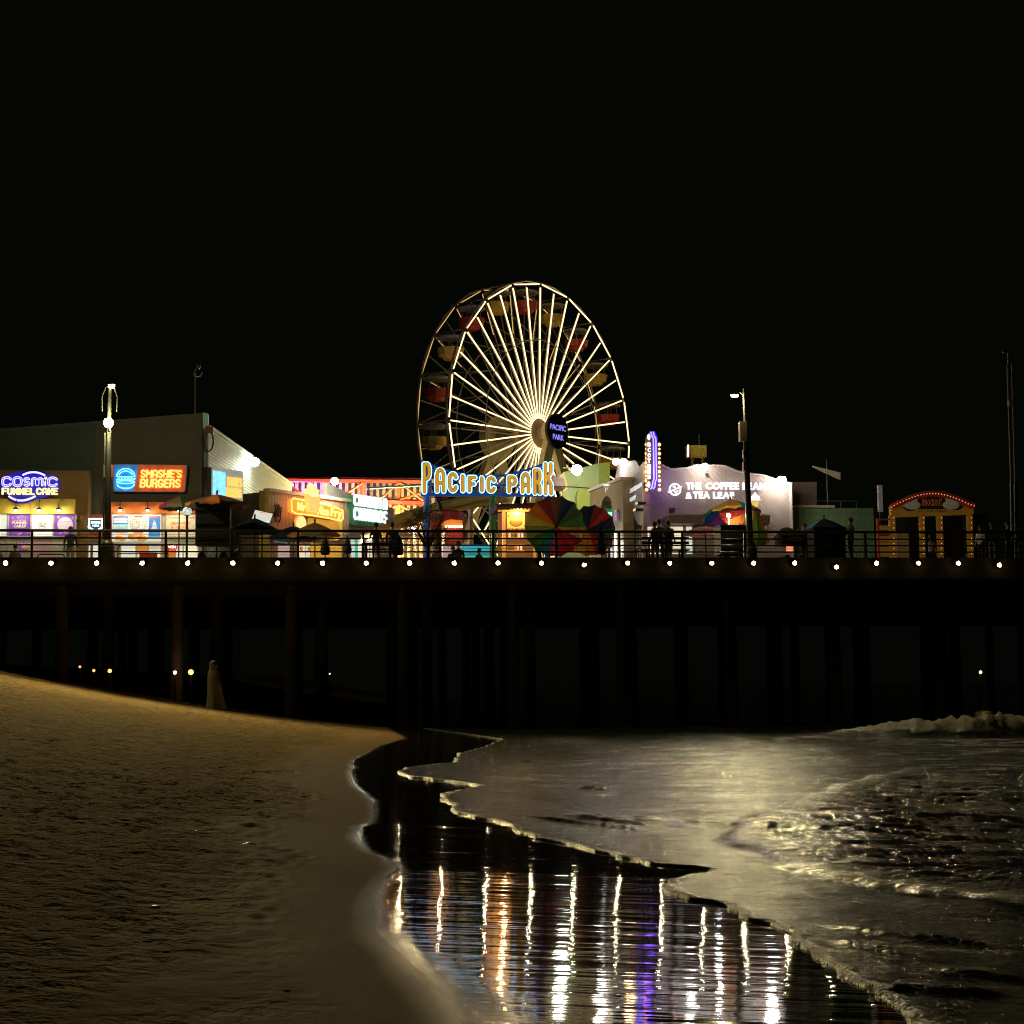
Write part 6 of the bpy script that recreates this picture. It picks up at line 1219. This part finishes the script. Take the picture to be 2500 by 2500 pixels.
# ------------------------------------------------------------------ people
skin_m = mat('skin', (.40, .23, .15), .6)
def clothm(n, c): return mat('clothes_' + n, c, .85, vary=.25, ns=6, bump=.3, bs=50)
BLK = clothm('black', (.02, .02, .02)); GRY = clothm('grey', (.10, .10, .10)); NVY = clothm('navy', (.02, .025, .05)); BRN = clothm('brown', (.10, .06, .035)); KHA = clothm('khaki', (.25, .19, .11)); WHT = clothm('white', (.6, .56, .5)); HAIR = mat('hair', (.03, .02, .012), .6); 
def person(label, loc, face, h=1.72, pose='stand', top=BLK, legs=BLK, hair=HAIR, arms=None, lean=0.0, z=None):
    """one continuous skinned body; facing: angle of the chest in plan"""
    t_ = T('person', label, 'person', loc=loc, z=z, ang=face, group='people on the pier'); k = h / 1.72
    sit = pose == 'sit'; hip = .48 if sit else .92
    J = {'pel': (0, 0, hip, .135), 'bel': (0, .0 + lean * .12, hip + .16, .13), 'che': (0, lean * .28, hip + .36, .155), 'nek0': (0, lean * .42, hip + .50, .085), 'nek': (0, lean * .46, hip + .56, .055), 'hd0': (0, lean * .5 - .01, hip + .64, .085), 'hd1': (0, lean * .52 - .01, hip + .73, .095), 'hd2': (0, lean * .52, hip + .80, .055)}
    E_ = [('pel', 'bel'), ('bel', 'che'), ('che', 'nek0'), ('nek0', 'nek'), ('nek', 'hd0'), ('hd0', 'hd1'), ('hd1', 'hd2')]
    J['nose'] = (0, J['hd0'][1] - .105, J['hd0'][2] + .02, .016); E_.append(('hd0', 'nose'))
    ar = arms or ('down', 'down')
    for s_, sd in ((-1, 'l'), (1, 'r')):
        J['hip' + sd] = (s_ * .09, 0, hip - .03, .105)
        if sit: J['kn' + sd] = (s_ * .12, -.42, .50, .07); J['an' + sd] = (s_ * .12, -.42, .09, .045); J['to' + sd] = (s_ * .13, -.60, .04, .035)
        else: J['kn' + sd] = (s_ * .10, -.02 - s_ * .03, .50, .068); J['an' + sd] = (s_ * .11, .03 - s_ * .05, .09, .045); J['to' + sd] = (s_ * .13, -.15 - s_ * .05, .04, .035)
        J['sh' + sd] = (s_ * .19, J['che'][1], hip + .43, .07)
        mode = ar[0] if s_ < 0 else ar[1]
        if mode == 'down': el = (s_ * .25, J['che'][1] + .03, hip + .16, .047); wr = (s_ * .25, J['che'][1] - .08, hip - .06, .033); fd = Vector((0, -.03, -.09))
        elif mode == 'front': el = (s_ * .26, J['che'][1] - .05, hip + .18, .047); wr = (s_ * .16, J['che'][1] - .28, hip + .18, .033); fd = Vector((-s_ * .05, -.08, 0))
        else: el = (s_ * .27, J['che'][1] - .12, hip + .25, .047); wr = (s_ * .12, J['che'][1] - .22, hip + .50, .033); fd = Vector((-s_ * .03, -.03, .08))
        J['el' + sd] = el; J['wr' + sd] = wr; pm = Vector(wr[:3]) + fd * .6; J['pa' + sd] = (*pm, .034)
        E_ += [('pel', 'hip' + sd), ('hip' + sd, 'kn' + sd), ('kn' + sd, 'an' + sd), ('an' + sd, 'to' + sd), ('che', 'sh' + sd), ('sh' + sd, 'el' + sd), ('el' + sd, 'wr' + sd), ('wr' + sd, 'pa' + sd)]
        sdv = fd.cross(Vector((0, 1, 0))); sdv = (sdv if sdv.length > 1e-3 else fd.orthogonal()).normalized()
        for f_ in range(4):
            b0 = pm + sdv * (.02 * (f_ - 1.5)); J['f%s%d' % (sd, f_)] = (*(b0 + fd.normalized() * (.06 + .012 * (1 - abs(f_ - 1.2)))), .009); E_.append(('pa' + sd, 'f%s%d' % (sd, f_)))
        J['th' + sd] = (*(Vector(wr[:3]) + fd * .7 + sdv * .05), .010); E_.append(('wr' + sd, 'th' + sd))
    bm = bmesh.new(); ly = bm.verts.layers.skin.verify(); vv = {}
    for n_, (x, y, z_, r_) in J.items():
        v_ = bm.verts.new((x * k, y * k, z_ * k)); v_[ly].radius = (r_ * k, r_ * k * (.72 if n_ in ('pel', 'bel', 'che') else 1)); v_[ly].use_root = n_ == 'pel'; vv[n_] = v_
    for a, b2 in E_: bm.edges.new((vv[a], vv[b2]))
    me = bpy.data.meshes.new('body'); bm.to_mesh(me); bm.free(); o = bpy.data.objects.new('tmp', me); COL.objects.link(o)
    o.modifiers.new('s', 'SKIN').use_smooth_shade = True; o.modifiers.new('d', 'SUBSURF').levels = 1; o.modifiers['d'].render_levels = 1
    dg = bpy.context.evaluated_depsgraph_get(); m2 = bpy.data.meshes.new_from_object(o.evaluated_get(dg)); bpy.data.objects.remove(o)
    m2.materials.clear()
    for q in (top, legs, skin_m, BLK): m2.materials.append(q)
    hz = (hip + .545) * k
    for p in m2.polygons:
        c = p.center; mi = 0
        if c.z > hz: mi = 2
        elif c.z < .10 * k: mi = 3
        elif c.z < (hip - .02) * k and abs(c.x) < .22 * k or (sit and c.z < (hip + .06) * k and c.y < -.1 * k): mi = 1
        for sd in 'lr':
            if (c - Vector(J['wr' + sd][:3]) * k).length < .05 * k or (c - Vector(J['pa' + sd][:3]) * k).length < .10 * k: mi = 2
        p.material_index = mi
    body = put('body', m2, t_.o); body.name = 'body'
    hc = (0, (J['hd1'][1] + .018) * k, (J['hd1'][2] + .015) * k)
    MB().sphere(hc, .112 * k, 12, 8, (.92, 1.0, 1.0)).obj('hair', hair, body, True)
    for s_ in (-1, 1):
        MB().sphere((s_ * .03 * k, (J['hd0'][1] - .092) * k, (J['hd0'][2] + .05) * k), .011 * k, 6, 4).obj('eye', BLK, body); MB().sphere((s_ * .095 * k, J['hd0'][1] * k, (J['hd0'][2] + .03) * k), .025 * k, 6, 4, (.4, .8, 1.2)).obj('ear', skin_m, body)
    MB().sphere((0, (J['hd0'][1] - .088) * k, (J['hd0'][2] - .03) * k), .02 * k, 6, 4, (1.3, .5, .35)).obj('mouth', mat('lips', (.25, .08, .06), .5), body)
    return t_
back = ALPHA + math.pi
person('person in dark jacket and khaki trousers standing before the round purple poster', plan(172, 6.2), back, 1.76, top=BLK, legs=KHA)
person('seated person at the far left edge looking down at a table', plan(6, 9.0), ALPHA + 1.2, 1.7, 'sit', BLK, GRY, arms=('front', 'front'), lean=.7)
person('seated person with dark backpack below the purple funnel cake poster', plan(36, 9.2), back + .3, 1.66, 'sit', GRY, BLK, lean=.4)
person('person in black standing behind the bench, left of three', plan(1599, 2.4), back + .6, 1.68, top=BLK, legs=BLK, arms=('up', 'down'))
person('person in black standing behind the bench, middle of three', plan(1611, 2.2), back - .3, 1.76, top=BLK, legs=NVY)
person('person with bare shoulders standing behind the bench, right of three', plan(1634, 2.3), back - .9, 1.72, top=BRN, legs=GRY, arms=('down', 'front'))
person('person in dark cap and shirt walking left of the dark kiosk', plan(1964, 2.8), ALPHA - 1.2, 1.66, top=BLK, legs=BLK, arms=('up', 'down'))
person('person in dark hood standing right of the dark kiosk', plan(2078, 1.6), ALPHA - 1.4, 1.78, top=BLK, legs=KHA, arms=('front', 'front'))
person('person in white shirt standing inside the game arcade', plan(2272, 8.6), ALPHA, 1.68, top=WHT, legs=BLK)
person('seated person with dark hair beneath the navy parasol', plan(576, 9.5), back, 1.72, 'sit', BLK, GRY)
for i, (p_, v_) in enumerate(((1066, 9.5), (1106, 10.0), (1119, 9.2), (1170, 9.8))):
    person(['seated person left of the turquoise counter under the tree', 'seated person with pale sleeve left of the turquoise counter', 'taller dark haired person at the left end of the turquoise counter', 'small seated person below the turquoise counter'][i], plan(p_, v_), back + .5 * (i - 1.5), 1.7 + (.2 if i == 2 else -.15 if i == 3 else 0), 'sit', [BRN, GRY, BLK, NVY][i], BLK, arms=('front', 'front'))
person('person in brown standing behind the folded grey parasol', plan(918, 3.0), back + .4, 1.66, top=BRN, legs=BLK, arms=('front', 'front')); person('person in black beside the tan churro parasol', plan(958, 3.4), back - .2, 1.7, top=BLK, legs=BLK)
for i, (p_, v_) in enumerate(((2395, 3.0), (2423, 2.2), (2462, 2.6), (2487, 3.2))):
    person(['person in pale top right of the game arcade', 'person turning their face to the light right of the arcade', 'dark clothed person near the right edge under the mast', 'person in grey at the far right edge of the pier'][i], plan(p_, v_), ALPHA - 1 + .8 * i, 1.62 + .05 * i, top=[WHT, BLK, BLK, GRY][i], legs=[BLK, KHA, BLK, WHT][i], arms=('down', 'front'))
tbl = T('picnic_table', 'dark picnic table with white cups between the tan parasol and the tree', 'table', px=930, v=2.0); x = tbl.l(930, 1350)[0]; tbl.obj('top', MB().box(x - .8, x + .9, -.35, .35, .70, .75), dk)
for s_ in (-1, 1): tbl.obj('bench_plank', MB().box(x - .8, x + .9, s_ * .65 - .13, s_ * .65 + .13, .42, .46), dk); tbl.obj('leg', MB().box(x + s_ * .6 - .04, x + s_ * .6 + .04, -.7, .7, .36, .40).box(x + s_ * .6 - .04, x + s_ * .6 + .04, -.3, -.22, 0, .70).box(x + s_ * .6 - .04, x + s_ * .6 + .04, .22, .3, 0, .70), dk)
for i, (dx, mm) in enumerate(((-.3, WHT), (.05, WHT), (.35, mat('orange_cup', (.6, .2, .05), .5)))):
    cp = T('paper_cup', ['white paper cup at the left of the picnic table', 'white paper cup in the middle of the picnic table', 'orange paper cup on the picnic table'][i], 'cup', loc=tbl.o.matrix_basis @ Vector((x + dx, -.1, .75)), z=DZ + .752, group='cups on the picnic table'); cp.obj('cup', MB().lathe([(.05, 0), (.075, .2), (.07, .2), (.04, .01)], 10), mm)

for i, (px_, py_, v_) in enumerate(((903, 1316, 6.5), (884, 1321, 6.8))):
    t_ = T('table_lamp', ['small white bulb lamp under the tan churro parasol', 'small white bulb lamp left of the tan churro parasol'][i], 'lamp', px=px_, v=v_); x, z = t_.l(px_, py_); t_.obj('stem', MB().tube([(x, 0, 0), (x, 0, z - .06)], .02, 6), black_metal); t_.obj('bulb', MB().sphere((x, 0, z), .08, 10, 6), flood_lens, smooth=True); light('POINT', 'lamp_light', (x, -.15, z + .1), 55, (1, .9, .6), t_.o, .1)
# ------------------------------------------------------------------ on the beach and below the pier
def beach_at(px, py):
    Y = 20.0
    for _ in range(60):
        d = ray(px, py); t_ = Y / d.y; X = d.x * t_; z = float(sand_z(np.array([X]), np.array([Y]))[0]); Yn = Y + ((CAM.z + d.z * t_) - z) * 4.0
        if abs(Yn - Y) < 1e-4: break
        Y = max(5, min(64, Yn))
    return Vector((d.x * Y / d.y, Y, z))
bp_ = beach_at(523, 1722)
clk = mat('pale_cloak', (.30, .25, .15), .85, vary=.25, ns=5, bump=.4, bs=40)
wk = person('person wrapped in a long pale cloth standing on the sand near the pier', bp_, math.pi * .8, 1.78, top=BRN, legs=BLK, z=bp_.z)
wk.o['group'] = 'people on the beach'
vs = []; n = 26
for j, (zz, rx, ry, ox) in enumerate(((0.02, .40, .34, -.12), (.25, .36, .31, -.10), (.55, .30, .27, -.06), (.9, .26, .24, -.02), (1.2, .25, .22, .02), (1.42, .22, .17, .05), (1.55, .13, .13, .06), (1.66, .135, .145, .06), (1.78, .12, .13, .06), (1.86, .05, .06, .05))):
    for i in range(n):
        a = 2 * math.pi * i / n; f_ = 1 + (.10 * math.sin(a * 7 + j * .3) * (1 - zz / 2)); vs.append((ox + rx * f_ * math.cos(a), ry * f_ * math.sin(a) + .02, zz))
cloak = MB().add(vs, [(j * n + i, j * n + (i + 1) % n, (j + 1) * n + (i + 1) % n, (j + 1) * n + i) for j in range(9) for i in range(n)] + [tuple(range(9 * n, 10 * n))]); wk.obj('cloak', cloak, clk, smooth=True)
# far lamps seen between the piles
for i, (px_, py_, v_, c_, r_, lab) in enumerate(((268, 1638, 2.3, (1, .42, .10), .08, 'dim orange lamp between the piles at the left'), (195, 1628, 2.5, (1, .4, .12), .05, 'faint reddish lamp far left behind the piles'), (229, 1637, 2.4, (1, .45, .12), .06, 'thin orange lamp second from the left behind the piles'), (427, 1642, 2.3, (1, .85, .55), .07, 'small white lamp left of the cloaked person'), (466, 1641, 2.2, (1, .45, .12), .11, 'bright orange lamp just left of the cloaked person'), (805, 1645, 36, (1, .9, .6), .05, 'tiny white lamp under the middle of the pier'), (1053, 1633, 40, (1, .7, .4), .04, 'tiny warm lamp under the park gate'), (2394, 1641, 33, (1, .75, .2), .09, 'small yellow lamp behind the piles at the right'))):
    q = hit(px_, py_, E0 + N * v_, N); gz = max(float(sand_z(np.array([q.x]), np.array([q.y]))[0]), SEA) - .2
    t_ = T('far_lamp', lab, 'lamp', loc=q, z=gz, group='lamps behind the pier piles'); zl = q.z - gz
    t_.obj('post', MB().tube([(0, .1, 0), (0, .1, zl - r_ * .5)], .05, 6), black_metal); t_.obj('bulb', MB().sphere((0, 0, zl), r_, 10, 6), mat('far_bulb_%d' % i, c_, .4, em=c_, es=(2.6 if c_[1] < .5 else 5) if r_ > .065 else 1.6, vary=0), smooth=True)
    if r_ > .08: light('POINT', 'lamp_light', (0, -.3, zl), 3, c_, t_.o, .1)
# wrack and stones
wrk = mat('seaweed', (.05, .038, .02), .85, vary=.4, ns=12, bump=.5, bs=40); shl = mat('shell', (.5, .46, .38), .35)
for i, (px_, py_, s_, lab) in enumerate(((608, 2064, .16, 'dark lump of seaweed with a pale tip on smooth sand'), (785, 1768, .28, 'dark clump of kelp near the pier shadow'), (545, 2055, .07, 'small pale shell debris left of the seaweed lump'), (380, 2215, .08, 'small yellowish scrap on the footprinted sand'), (698, 2420, .05, 'small dark pebble near the bottom of the picture'), (360, 2300, .06, 'cluster pebble on the lower left sand'), (405, 2324, .05, 'dark pebble below the cluster on lower left sand'), (658, 1952, .05, 'small dark pebble on the smooth upper sand'), (590, 2075, .04, 'tiny pebble left of the seaweed lump'), (286, 1820, .10, 'dark wrack tuft on the upper left sand'), (612, 1722, .12, 'piece of driftwood right of the cloaked person'), (480, 2030, .06, 'pale stick end on the wrack line'))):
    p = beach_at(px_, py_); s_ *= .38; t_ = T('beach_debris', lab, 'debris', loc=p, z=p.z, ang=random.random() * 3, group='debris on the sand')
    m_ = MB()
    for k in range(4): m_.sphere((random.gauss(0, .4) * s_, random.gauss(0, .4) * s_, s_ * .12), s_ * random.uniform(.35, .65), 9, 6, (1.2, 1, .35))
    m_.tube([(-s_ * 1.2, 0, .01), (0, s_ * .2, s_ * .25), (s_ * 1.3, -s_ * .1, .01)], [.15 * s_, .25 * s_, .08 * s_], 6)
    if s_ < .033: m_ = MB().sphere((0, 0, s_ * .15), s_, 10, 7, (1.3, .9, .3))
    t_.obj('clump' if s_ > .033 else 'stone', m_, shl if 'pale' in lab and s_ < .1 or 'yellow' in lab else wrk, smooth=True)
